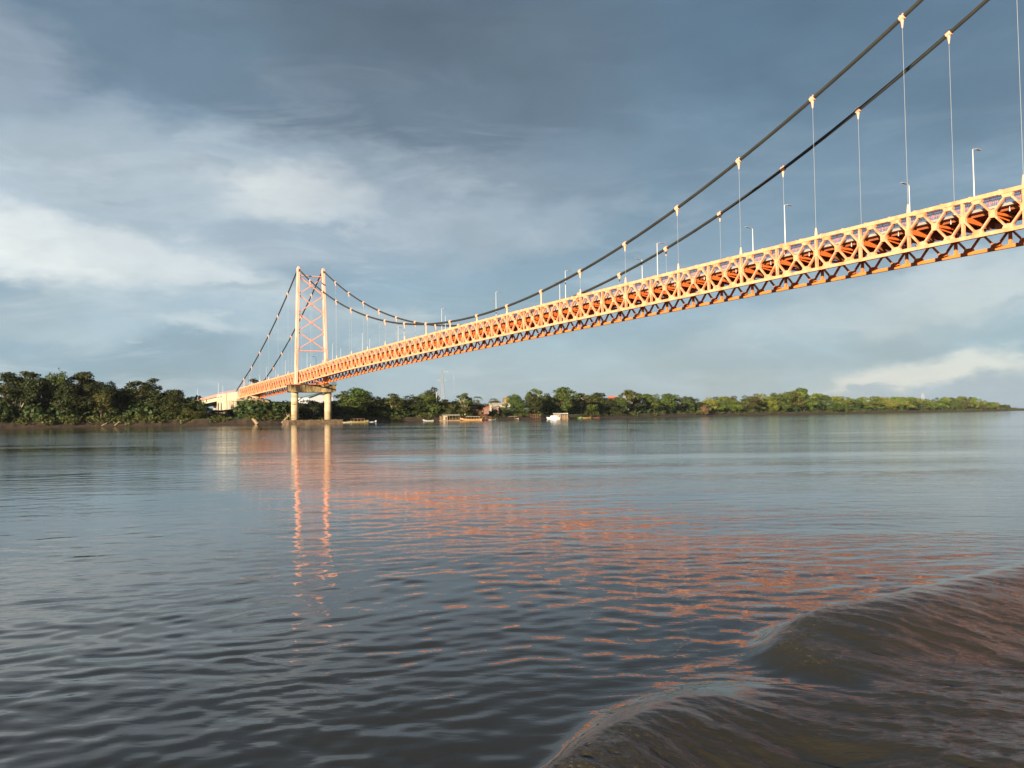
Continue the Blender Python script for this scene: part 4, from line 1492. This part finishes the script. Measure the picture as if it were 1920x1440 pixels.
while px < 1893:
    D = float(np.interp(px, SH_PX, SH_D))
    for row, (v, drop) in enumerate(((random.uniform(22, 40), (0, 6)), (random.uniform(9, 18), (5, 24)))):
        if NTREE > 296: break
        if px < 0 and row == 1: continue
        if 375 < px < 455 and row == 1: continue
        if 880 < px < 1000 and row == 1 and random.random() < 0.7: continue
        p = px + random.uniform(-5, 5)
        sky_y = float(np.interp(p, SKX, SKY_))
        yh = 781.9 - 0.01415 * (p - 960)
        full = yh - sky_y
        ty = sky_y + random.uniform(*drop) * (full / 80.0) + 1.0
        if 375 < p < 640: ty = max(ty, (745 if 556 < p < 610 else 750) + random.uniform(0, 5))
        if 375 < p < 455: ty = max(ty, 776)
        if 880 < p < 990 and row == 0: v = random.uniform(45, 60)
        lefty = p < 640
        far = p > 1320
        wp = random.uniform(12, 17) * (1.35 if far else 1.0) / D * F
        if lefty:
            kind = random.choice(['broad', 'low', 'broad', 'pale']); colr = random.choice([DARK, DARK, DARK2, DARK2, OLIVE])
        elif not far:
            kind = random.choice(['broad', 'low', 'pale', 'round', 'broad', 'low']); colr = random.choice([DARK2, DARK2, MIDG, MIDG, OLIVE])
        else:
            kind = random.choice(['broad', 'low', 'low', 'layered', 'broad']); colr = random.choice([MIDG, BRIGHT, BRIGHT, BRIGHT, OLIVE, YELG, MIDG])
        seg = [q[2] for q in SEG if q[0] <= p < q[1]][0]
        rw = ['tree', 'tree'][row]
        lab = '%s %s tree %s%s' % (TONE[colr], SHAPE[kind], '', seg)
        if not row: lab = 'rear ' + lab
        grp = 'dark trees along the left bank' if p < 640 else ('trees around the riverside village' if p < 1010 else ('trees between the boat house and the dry tree' if p < 1330 else 'sunlit forest wall of the right bank'))
        WALL.append((p, lab, tree_px(kind, p, v, ty, wp, colr, lab, grp)))
    px += (9.4 if px > 0 else 26) / D * F * (1.0 if px < 1320 else 0.98)

from collections import defaultdict
byl = defaultdict(list)
for p, lab, o in WALL: byl[lab].append((p, o))
for lab, lst in byl.items():
    lst.sort(key=lambda q: q[0])
    names = {2: ['left', 'right'], 3: ['left', 'middle', 'right']}.get(len(lst))
    if names:
        for nm, (p, o) in zip(names, lst): o['label'] = nm + ' ' + lab

# forest understory: the uncountable mass of saplings and vines between the trunks, one object
g = np.random.default_rng(15)
Vs = []
for s in np.arange(300, 893, 0.62):
    for rowv in (15, 30, 46):
        v = rowv + g.uniform(-5, 5)
        x, y = place(np.array([s]), np.array([v])); x, y = float(x[0]), float(y[0])
        z = float(gz(s, v))
        pxx = 960 + F * x / y
        if pxx < -60 or pxx > 1893: continue
        if 372 < pxx < 455: continue
        if 878 < pxx < 1000: continue
        rh = g.uniform(3.0, 5.2)
        if 545 < pxx < 620: rh = g.uniform(3.0, 4.0)
        if pxx > 1300: rh *= 1.15
        n = 64
        d = g.normal(size=(n, 3)); d /= np.linalg.norm(d, axis=1)[:, None]
        p = np.array([x, y, z + rh * 0.75]) + d * np.array([rh * 1.0, rh * 0.9, rh]) * (0.55 + 0.5 * g.random((n, 1)))
        nn = d + g.normal(size=(n, 3)) * 0.6 + np.array([0, 0, .3]); nn /= np.linalg.norm(nn, axis=1)[:, None]
        a_ = np.cross(nn, g.normal(size=(n, 3))); a_ /= np.linalg.norm(a_, axis=1)[:, None]
        bb = np.cross(nn, a_)
        s_ = 0.75 * (0.5 + g.random((n, 1)))
        Vs.append(np.stack([p - a_ * s_, p - bb * s_, p + a_ * s_, p + bb * s_], 1))
V = np.concatenate(Vs).reshape(-1, 3)
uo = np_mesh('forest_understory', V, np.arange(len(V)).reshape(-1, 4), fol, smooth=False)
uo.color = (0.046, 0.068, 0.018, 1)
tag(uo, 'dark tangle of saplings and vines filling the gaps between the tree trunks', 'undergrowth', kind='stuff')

# low undergrowth: uncountable, one object of leaf faces along the bank top
g = np.random.default_rng(5)
nb = 2600
sb = g.uniform(20, 893, nb)
pp = []
Vs = []
for s in sb:
    v = g.uniform(4, 20)
    x, y = place(np.array([s]), np.array([v])); x, y = float(x[0]), float(y[0])
    z = float(gz(s, v))
    pxx = 960 + F * x / y
    if pxx < -300: continue
    dens = vnoise(np.array([s / 6.0]), np.array([2.2]), 4)[0]
    if dens < 0.25: continue
    rh = g.uniform(0.7, 2.3) * (1.4 if dens > .6 else 1)
    if 405 < pxx < 440: rh *= 0.6
    n = int(30 + 16 * rh)
    d = g.normal(size=(n, 3)); d /= np.linalg.norm(d, axis=1)[:, None]
    p = np.array([x, y, z + rh * 0.4]) + d * np.array([rh * 1.6, rh * 1.3, rh]) * (0.5 + 0.5 * g.random((n, 1)))
    nn = d + g.normal(size=(n, 3)) * 0.6 + np.array([0, 0, .3]); nn /= np.linalg.norm(nn, axis=1)[:, None]
    a_ = np.cross(nn, g.normal(size=(n, 3))); a_ /= np.linalg.norm(a_, axis=1)[:, None]
    bb = np.cross(nn, a_)
    s_ = 0.36 * (0.5 + g.random((n, 1)))
    Vs.append(np.stack([p - a_ * s_, p - bb * s_, p + a_ * s_, p + bb * s_], 1))
V = np.concatenate(Vs).reshape(-1, 3)
uo = np_mesh('undergrowth', V, np.arange(len(V)).reshape(-1, 4), fol, smooth=False)
uo.color = (0.075, 0.088, 0.022, 1)
tag(uo, 'low green undergrowth covering the top of the muddy bank', 'undergrowth', kind='stuff')


# ------------------------------------------------------------------ things on the far bank
def at(px, D, z=0.0):
    return Vector(((px - 960) / F * D, D, z))


def zpix(px, py, D):
    return HC + (781.9 - 0.01415 * (px - 960) - py) / F * D


def house(name, px, D, ybot, ytop, wpx, depth, wmat, rmat, rz, label, cat='house', over=0.5, slope=0.35, group=None):
    z0, z1 = zpix(px, ybot, D), zpix(px, ytop, D)
    w = wpx / F * D
    base = at(px, D, z0)
    e = empty(name, base, label, cat, group)
    e.rotation_euler = (0, 0, 0)
    hh_ = (z1 - z0)
    wall_h = hh_ - slope * depth / 2
    if wall_h < 0.45 * hh_: wall_h = hh_ * 0.6
    ridge = hh_
    X = Vector((math.cos(rz), math.sin(rz), 0)); Y = Vector((-math.sin(rz), math.cos(rz), 0))
    P = lambda a_, b_3, c: base + X * a_ + Y * b_3 + Vector((0, 0, c))
    m = MB()
    m.prism([P(-w / 2, -depth / 2, -2.5), P(-w / 2, depth / 2, -2.5), P(-w / 2, depth / 2, wall_h), P(-w / 2, 0, ridge - 0.1), P(-w / 2, -depth / 2, wall_h)], X * w)
    m.build('wall', wmat, e)
    m = MB()
    th = 0.14
    for s in (-1, 1):
        a_ = P(-w / 2 - over, s * (depth / 2 + over), wall_h - over * (ridge - wall_h) / (depth / 2))
        b_3 = P(-w / 2 - over, 0, ridge)
        m.prism([a_, b_3, b_3 + Vector((0, 0, th)), a_ + Vector((0, 0, th))], X * (w + 2 * over))
    m.build('roof', rmat, e)
    nwin = max(1, int(w / 3.5))
    for k_ in range(nwin):
        a_ = -w / 2 + (k_ + 0.5) * w / nwin
        if k_ == nwin // 2:
            m = MB(); m.prism([P(a_ - .45, -depth / 2 - 0.04, 0), P(a_ + .45, -depth / 2 - 0.04, 0), P(a_ + .45, -depth / 2 - 0.04, min(2.0, wall_h * .8)), P(a_ - .45, -depth / 2 - 0.04, min(2.0, wall_h * .8))], Y * 0.1)
            m.build('door', M['wood'], e)
        else:
            m = MB(); m.prism([P(a_ - .5, -depth / 2 - 0.03, wall_h * .38), P(a_ + .5, -depth / 2 - 0.03, wall_h * .38), P(a_ + .5, -depth / 2 - 0.03, wall_h * .75), P(a_ - .5, -depth / 2 - 0.03, wall_h * .75)], Y * 0.1)
            m.build('window', M['dark'], e)
    return e


house('shed', 586, 500, 758, 736.5, 62, 15, M['boatwhite'], M['bluegreen'], -0.85, 'large shed with pale blue roof seen between the two bridge pier columns', 'shed', 0.8)
house('house', 808, 553, 765, 755.5, 17, 5, M['wall'], M['tin'], 0.1, 'small stilted house with a rusty roof under the dark dome-shaped tree')
house('house', 769, 545, 773, 766, 12, 4, M['wall'], M['tin'], -0.1, 'tiny yellowish house in the trees right of the green canoe')
house('house', 892, 575, 768, 761.5, 24, 6, M['wood'], M['tin'], 0.12, 'long low dark house with pale tin roof right of the white-trunked tree')
house('house', 911, 572, 769.5, 762.5, 10, 5, M['pink'], M['redroof'], 0.05, 'small pink house next to the long dark tin-roofed one')
house('house', 929, 583, 769, 761.5, 13, 5, M['pink'], M['tin'], -0.2, 'salmon house with a rounded front below the cream houses')
house('house', 932, 610, 763, 755.5, 30, 8, M['wall'], M['tin'], 0.1, 'cream house with wide tan roof, highest left one on the slope')
house('house', 947, 612, 764, 756.5, 12, 7, M['boatwhite'], M['wall'], 0.3, 'white square house beside the tan roofed one on the slope')
house('house', 949, 640, 757, 746, 8, 6, M['ochre'], M['ochre'], 0.2, 'tall ochre yellow house rising beside the round bright tree')
house('house', 1147, 800, 760, 743, 12, 9, M['wall'], M['redroof'], 0.1, 'building whose bright red roof peeks over the treetops', 'building', slope=1.0)

# lattice pylon
D = 680.0
zb, ztp = 6.0, zpix(829, 692, D)
base = at(829, D, zb)
py_ = empty('power_pylon', base, 'tall grey lattice power pylon behind the trees near the boats', 'pylon')
m = MB()
Hh = ztp - zb
wdt = lambda f: 5.2 * (1 - f) ** 1.3 + 1.0
fr = np.linspace(0, 1, 15)
cn = ((-1, -1), (1, -1), (1, 1), (-1, 1))
for f1, f2 in zip(fr[:-1], fr[1:]):
    for k_ in range(4):
        a_, b_3 = cn[k_], cn[(k_ + 1) % 4]
        w1_, w2_ = wdt(f1) / 2, wdt(f2) / 2
        pa = base + Vector((a_[0] * w1_, a_[1] * w1_, f1 * Hh)); pb = base + Vector((a_[0] * w2_, a_[1] * w2_, f2 * Hh))
        pc = base + Vector((b_3[0] * w1_, b_3[1] * w1_, f1 * Hh)); pd = base + Vector((b_3[0] * w2_, b_3[1] * w2_, f2 * Hh))
        m.bar(pa, pb, 0.15, 0.15); m.bar(pa, pd, 0.08, 0.08); m.bar(pc, pb, 0.08, 0.08); m.bar(pb, pd, 0.08, 0.08)
m.build('lattice_mast', M['pylon'], py_)
for f, l_, r_3 in ((zpix(829, 713, D) - zb, 4.0, 4.0), (zpix(829, 697.5, D) - zb, 1.0, 5.0)):
    m = MB()
    c = base + Vector((0, 0, f))
    m.bar(c + Vector((-l_, 0, 0)), c + Vector((r_3, 0, 0)), 0.3, 0.22)
    m.bar(c + Vector((-l_, 0, 0)), c + Vector((0, 0, 1.3)), 0.12, 0.12)
    m.bar(c + Vector((r_3, 0, 0)), c + Vector((0, 0, 1.3)), 0.12, 0.12)
    m.build('crossarm', M['pylon'], py_)
D = 700.0
base = at(851, D, 6); top = zpix(851, 711, D)
e = empty('radio_mast', base, 'very thin pale radio mast right of the lattice pylon', 'mast')
m = MB()
for k_ in range(3):
    a_ = k_ * 2.09
    o = Vector((0.3 * math.cos(a_), 0.3 * math.sin(a_), 0))
    m.bar(base + o, base + o + Vector((0, 0, top - 6)), 0.07, 0.07)
for z in np.arange(6.5, top, 1.2):
    for k_ in range(3):
        a_, b_3 = k_ * 2.09, (k_ + 1) * 2.09
        m.bar(Vector((base.x + 0.3 * math.cos(a_), base.y + 0.3 * math.sin(a_), z)), Vector((base.x + 0.3 * math.cos(b_3), base.y + 0.3 * math.sin(b_3), min(z + 1.1, top))), 0.05, 0.05)
m.build('lattice_shaft', M['pylon'], e)
m = MB(); m.tube([at(851, D, top), at(851, D, top + 3)], [0.08, 0.04], 6); m.build('antenna', M['pole'], e)
D = 548.0
base = at(818, D, 4.5); top = zpix(818, 735, D)
e = empty('telegraph_pole', base, 'pale telegraph pole in front of the dark dome-shaped tree', 'utility pole')
m = MB(); m.tube([base, at(818, D, top)], [0.3, 0.2], 8); m.build('pole', M['palebark'], e)
m = MB(); m.bar(at(818, D, top - 0.8) - Vector((0.9, 0, 0)), at(818, D, top - 0.8) + Vector((0.9, 0, 0)), 0.15, 0.15); m.build('crossarm', M['wood'], e)
D = 1390.0
base = at(1730, D, 5); zt_ = zpix(1730, 737.5, D)
e = empty('water_tank', base, 'small elevated water tank on thin legs poking above the far right forest', 'water tank')
m = MB(); m.tube([at(1730, D, zt_ - 2.6), at(1730, D, zt_ - 0.4), at(1730, D, zt_)], [1.6, 1.6, 0.3], 14); m.build('tank', M['grey'], e)
for sx_, sy_ in cn:
    m = MB(); m.bar(base + Vector((sx_ * 2, sy_ * 2, 0)), at(1730, D, zt_ - 2.6) + Vector((sx_ * 1.3, sy_ * 1.3, 0)), 0.25, 0.25); m.build('leg', M['pole'], e)


# ------------------------------------------------------------------ boats
def hull(length, beam, depth, bow=0.6, n=14, flat=0.6):
    m = MB()
    rings = []
    for i in range(n + 1):
        f = i / n
        x = (f - 0.5) * length
        wf = max(0.06, (1 - abs(2 * f - 1) ** 2.6)) if True else 1
        wf = max(wf, 0.55 if f < 0.06 else 0.06)
        sheer = bow * max(0, (f - 0.55) / 0.45) ** 2 + 0.25 * bow * max(0, (0.3 - f) / 0.3) ** 2
        keel = -0.25 * depth + sheer * 0.6
        yb = beam / 2 * wf
        rings.append([(x, -yb, depth * 0.7 + sheer), (x, -yb * flat, keel + 0.1 * depth), (x, 0, keel), (x, yb * flat, keel + 0.1 * depth), (x, yb, depth * 0.7 + sheer),
                      (x, yb - 0.07 * wf, depth * 0.7 + sheer - 0.02), (x, yb * flat * 0.85, keel + 0.22 * depth), (x, 0, keel + 0.2 * depth), (x, -yb * flat * 0.85, keel + 0.22 * depth), (x, -yb + 0.07 * wf, depth * 0.7 + sheer - 0.02)])
    k_ = 10
    vs = [p for r in rings for p in r]
    fs = [tuple(range(k_)), tuple(n * k_ + q for q in range(k_))[::-1]]
    for i in range(n):
        for q in range(k_):
            q2 = (q + 1) % k_
            fs.append((i * k_ + q, (i + 1) * k_ + q, (i + 1) * k_ + q2, i * k_ + q2))
    m.add(vs, fs)
    return m


def boat(px, D, length, beam, depth, hm, label, rz=0.0, bow=0.6, roof=None, roofmat=None, name='canoe', cat='boat', group=None, flip=False, cabin=None):
    pos = at(px, D, 0.05)
    e = empty(name, pos, label, cat, group)
    h_ = hull(length, beam, depth, bow)
    ho = h_.build('hull', hm, e, origin=(0, 0, 0)); ho.location = (0, 0, 0)
    for f in (-0.25, 0.0, 0.22):
        m = MB(); m.box((f * length, 0, depth * 0.5), (0.25, beam * 0.8, 0.05)); o = m.build('bench', M['wood'], e, origin=(0, 0, 0)); o.location = (0, 0, 0)
    if roof:
        x1, x2, hz = roof
        m = MB()
        npost = max(2, int((x2 - x1) / 1.6))
        for k_ in range(npost + 1):
            xx = x1 + (x2 - x1) * k_ / npost
            for s in (-1, 1):
                m.bar((xx, s * beam * 0.42, depth * 0.5), (xx, s * beam * 0.42, hz), 0.07, 0.07)
        o = m.build('canopy_posts', M['boatwhite'] if roofmat is M['boatwhite'] else M['wall'], e, origin=(0, 0, 0)); o.location = (0, 0, 0)
        m = MB()
        seg = 6
        prev = None
        pts = [(s_ * beam * 0.55, hz + 0.25 * (1 - s_ * s_)) for s_ in np.linspace(-1, 1, seg + 1)]
        poly = [(x1 - 0.2, a_, b_3) for a_, b_3 in pts] + [(x1 - 0.2, a_, b_3 + 0.08) for a_, b_3 in pts[::-1]]
        m.prism(poly, (x2 - x1 + 0.4, 0, 0))
        o = m.build('canopy', roofmat, e, origin=(0, 0, 0)); o.location = (0, 0, 0)
    if cabin:
        x1, x2, hz = cabin
        m = MB()
        m.prism([(x1, -beam * 0.4, depth * 0.5), (x2, -beam * 0.4, depth * 0.5), (x2 - 0.7, -beam * 0.36, hz), (x1 + 0.1, -beam * 0.36, hz)], (0, beam * 0.76, 0))
        o = m.build('cabin', M['boatwhite'], e, origin=(0, 0, 0)); o.location = (0, 0, 0)
        m = MB()
        m.prism([(x1 + 0.5, -beam * 0.405, depth * 0.5 + (hz - depth * .5) * .45), (x2 - 0.6, -beam * 0.405, depth * 0.5 + (hz - depth * .5) * .45), (x2 - 0.9, -beam * 0.39, depth * 0.5 + (hz - depth * .5) * .85), (x1 + 0.5, -beam * 0.39, depth * 0.5 + (hz - depth * .5) * .85)], (0, 0.06, 0))
        o = m.build('cabin_window', M['dark'], e, origin=(0, 0, 0)); o.location = (0, 0, 0)
    e.rotation_euler = (0, 0, rz + (math.pi if flip else 0))
    return e


boat(802, 528, 6.4, 1.2, 0.8, M['grey'], 'pale open canoe lying alone left of the floating wooden hut', 0.05, 0.7, flip=True)
boat(789, 533, 5, 1.2, 0.5, M['blue'], 'small dark blue canoe behind the pale one at the bank', 0.2)
boat(882, 541, 13.5, 2.2, 1.3, M['yellow'], 'long yellow river boat with a row of canopy posts', 0.05, 1.0, roof=(-5.2, 3.0, 2.3), roofmat=M['wall'], name='river_boat', flip=True)
boat(905, 552, 7.0, 1.9, 1.2, M['rust'], 'short reddish boat with a small shelter right behind the yellow one', 0.15, 0.6, roof=(-2.5, 1.6, 2.0), roofmat=M['wood'], name='river_boat')
boat(921, 566, 6.0, 1.5, 0.8, M['grey'], 'grey canoe below the sloping red gangway', 0.3)
boat(962, 590, 7.0, 1.5, 0.9, M['wall'], 'tan canoe moored below the grassy slope', 0.1)
boat(979, 600, 6.0, 1.4, 0.6, M['grey'], 'flat grey canoe left of the rusty timber frame', 0.05)
boat(670, 470, 11.5, 1.7, 1.0, M['olive'], 'long yellow-green canoe on the mud right of the bridge pier', 0.05, 0.7, roof=(-3.8, 3.6, 1.9), roofmat=M['rust'], name='river_boat')
boat(697, 482, 5.0, 1.2, 0.7, M['boatwhite'], 'small white canoe pulled up right of the long yellow-green one', -0.3)
boat(648, 455, 6.5, 1.4, 0.7, M['wall'], 'weathered tan canoe on the mud beside the pier base', 0.15)
boat(1036, 620, 9.0, 2.6, 1.3, M['boatwhite'], 'white cabin speedboat moored in front of the white-roofed boat house', 0.05, 0.5, name='speedboat', flip=True, cabin=(-2.8, 2.4, 2.3))
boat(1077, 648, 10.0, 1.6, 1.0, M['green'], 'long green canoe right of the white-roofed boat house', 0.1, 0.7)
boat(1099, 664, 6.8, 1.5, 1.0, M['ochre'], 'orange-brown canoe right of the long green one', 0.1, 0.6)
boat(1116, 680, 6.0, 1.4, 0.8, M['rust'], 'small reddish canoe, rightmost of the moored boats', 0.2, 0.6)

# boat house with white roof
D = 634.0
base = at(1050, D, 0)
e = empty('boat_house', base, 'floating boat house with bright white curved roof behind the speedboat', 'boat house')
w_ = 10.8
P = lambda a_, b_3, c: base + Vector((a_, b_3, c))
m = MB()
pts = [(s_ * 2.8, 3.6 + 0.55 * (1 - s_ * s_)) for s_ in np.linspace(-1, 1, 9)]
m.prism([P(-w_ / 2, a_, b_3) for a_, b_3 in pts] + [P(-w_ / 2, a_, b_3 + 0.12) for a_, b_3 in pts[::-1]], (w_, 0, 0))
m.build('roof', M['boatwhite'], e)
m = MB(); m.box(P(-2.6, -1.0, 1.95), (5.2, 3.0, 3.0)); m.build('wall', M['wall'], e)
m = MB(); m.box(P(2.8, 0.9, 1.95), (4.6, 2.4, 3.0)); m.build('back_wall', M['wood'], e)
m = MB(); m.box(P(-0.9, -2.54, 1.5), (0.9, 0.08, 2.0)); m.build('door', M['wood'], e)
m = MB(); m.box(P(-3.4, -2.54, 2.1), (1.1, 0.08, 0.9)); m.build('window', M['dark'], e)
for xx in (0.9, 2.6, 5.0):
    m = MB(); m.bar(P(xx, -2.3, 0.4), P(xx, -2.3, 3.7), 0.18, 0.18); m.build('post', M['wall'], e)
m = MB(); m.box(P(0, 0, 0.22), (w_ + 0.6, 6.2, 0.5)); m.build('raft', M['wood'], e)

# floating wooden hut
D = 537.0
base = at(843, D, 0)
e = empty('floating_hut', base, 'floating wooden hut with flat tin roof left of the long yellow boat', 'hut')
P = lambda a_, b_3, c: base + Vector((a_, b_3, c))
m = MB(); m.box(P(0, 0, 0.3), (13, 5, 0.6)); m.build('raft', M['wood'], e)
m = MB(); m.prism([P(-4.6, -2.6, 3.3), P(-4.6, 2.6, 3.9), P(-4.6, 2.6, 4.0), P(-4.6, -2.6, 3.42)], (10.6, 0, 0)); m.build('roof', M['tin'], e)
m = MB(); m.box(P(-2.9, 0.2, 2.0), (2.8, 3.6, 2.8)); m.build('wall', M['wall'], e)
m = MB(); m.box(P(-2.3, -1.64, 1.6), (0.9, 0.08, 1.9)); m.build('door', M['dark'], e)
for xx in (-5.6, -4.4, -0.2, 1.7, 3.6, 5.6):
    m = MB(); m.bar(P(xx, -2.2, 0.6), P(xx, -2.2, 3.3), 0.16, 0.16); m.build('post', M['wood'], e)
m = MB()
for z in (1.0, 1.6): m.bar(P(-0.2, -2.2, z), P(5.6, -2.2, z), 0.08, 0.12)
m.build('railing', M['wood'], e)
m = MB()
for k_ in range(6): m.bar(P(-6.2 + k_ * 0.32, -0.5, 0.6), P(-6.2 + k_ * 0.32, -0.5, 3.0), 0.2, 0.06)
m.build('plank_screen', M['wood'], e)

# red gangway and timber frame
D = 556.0
pa, pb = at(897, D, zpix(897, 777.5, D)), at(921, D, 0.8)
e = empty('gangway', (pa + pb) / 2 * Vector((1, 1, 0)) if False else Vector(((pa.x + pb.x) / 2, D, 0.5)), 'rusty red gangway sloping down to the moored boats', 'gangway')
m = MB(); m.bar(pa, pb, 1.8, 0.15, (0, 1, 0)); m.build('ramp', M['rust'], e)
for s in (-0.85, 0.85):
    m = MB()
    o = Vector((0, s, 0))
    m.bar(pa + o + Vector((0, 0, 1.1)), pb + o + Vector((0, 0, 1.0)), 0.12, 0.14)
    for k_ in range(9):
        q = pa.lerp(pb, k_ / 8) + o
        m.bar(q, q + Vector((0, 0, 1.05)), 0.1, 0.1)
    for k_ in range(8):
        m.bar(pa.lerp(pb, k_ / 8) + o, pa.lerp(pb, (k_ + 1) / 8) + o + Vector((0, 0, 1.05)), 0.08, 0.08)
    m.build('handrail', M['rust'], e)
D = 606.0
base = at(1001, D, 0)
e = empty('timber_frame', base, 'open rusty timber frame standing at the waterline left of the speedboat', 'frame')
for k_ in range(6):
    m = MB(); m.bar(base + Vector((-4 + k_ * 1.6, 0, 0)), base + Vector((-4 + k_ * 1.6, 0, 3.6)), 0.16, 0.16); m.build('post', M['wood'], e)
m = MB()
for z in (1.2, 2.3, 3.5): m.bar(base + Vector((-4.2, -0.15, z)), base + Vector((4.2, -0.15, z)), 0.18, 0.18)
m.build('rails', M['rust'], e)
D = 590.0
base = at(953, D, 0)
e = empty('jetty', base, 'low pale wooden jetty at the foot of the grassy slope', 'jetty')
m = MB(); m.box(base + Vector((0, 0, 2.1)), (12, 1.6, 0.18)); m.build('planking', M['palewood'], e)
for xx in (-5, -2, 1, 4):
    m = MB(); m.bar(base + Vector((xx, 0, -1)), base + Vector((xx, 0, 2.0)), 0.22, 0.22); m.build('post', M['wood'], e)

# driftwood and logs
def log(pts, rad, label, branches=(), name='driftwood_log'):
    pts = [Vector(p) for p in pts]
    c = sum(pts, Vector()) / len(pts); c.z = min(p.z for p in pts)
    e = empty(name, c, label, 'driftwood', None)
    m = MB(); m.tube(pts, list(np.linspace(rad, rad * 0.45, len(pts))), 7); m.build('trunk', M['palewood'], e)
    for bq in branches:
        m = MB(); m.tube([Vector(p) for p in bq], [rad * 0.45, rad * 0.3, rad * 0.1][:len(bq)], 5); m.build('branch', M['palewood'], e)


D = 384.0
zz = lambda px, py: at(px, D, zpix(px, py, D))
log([zz(528, 793), zz(535, 785), zz(541, 779)], 0.45, 'forked pale driftwood trunk leaning beside the left end of the pier base',
    [[zz(539, 781), zz(543, 780), zz(544, 784)], [zz(540, 780), zz(536, 777)], [zz(541, 779), zz(542, 776)]])
log([zz(482, 795), zz(477, 789), zz(472, 785)], 0.85, 'thick pale slab of broken concrete and timber lying on the bank below the bridge end')
D = 376.0
log([at(190, D, 0.6), at(201, D, 1.9)], 0.22, 'left one of two thin bleached logs on the mud of the left bank')
log([at(214, D, 0.5), at(224, D, 2.3)], 0.2, 'right one of two thin bleached logs on the mud of the left bank')
D = 478.0
g = random.Random(3)
for i, px in enumerate((718, 727, 735)):
    pts = [at(px - 2.5, 505, 0.4), at(px + 2.5, 504, 1.0 + 0.3 * i)]
    log(pts, 0.28, ['left', 'middle', 'right'][i] + ' reddish log of the three stranded near the waterline right of the canoes')

# ------------------------------------------------------------------ thin evening haze over the river
hz = MB()
hz.box((-100, 2400, 60), (9000, 5400, 124))
hm = bpy.data.materials.new('haze')
hm.use_nodes = True
t = hm.node_tree
t.nodes.remove(t.nodes['Principled BSDF'])
pv = t.nodes.new('ShaderNodeVolumePrincipled')
pv.inputs['Color'].default_value = (0.80, 0.88, 1.0, 1)
pv.inputs['Density'].default_value = 0.000022
pv.inputs['Anisotropy'].default_value = 0.0
t.links.new(pv.outputs[0], t.nodes['Material Output'].inputs['Volume'])
USE_HAZE = True
if USE_HAZE:
    ho = hz.build('haze', hm, kind='stuff')
print('TREES', NTREE, 'OBJECTS', len(bpy.data.objects))
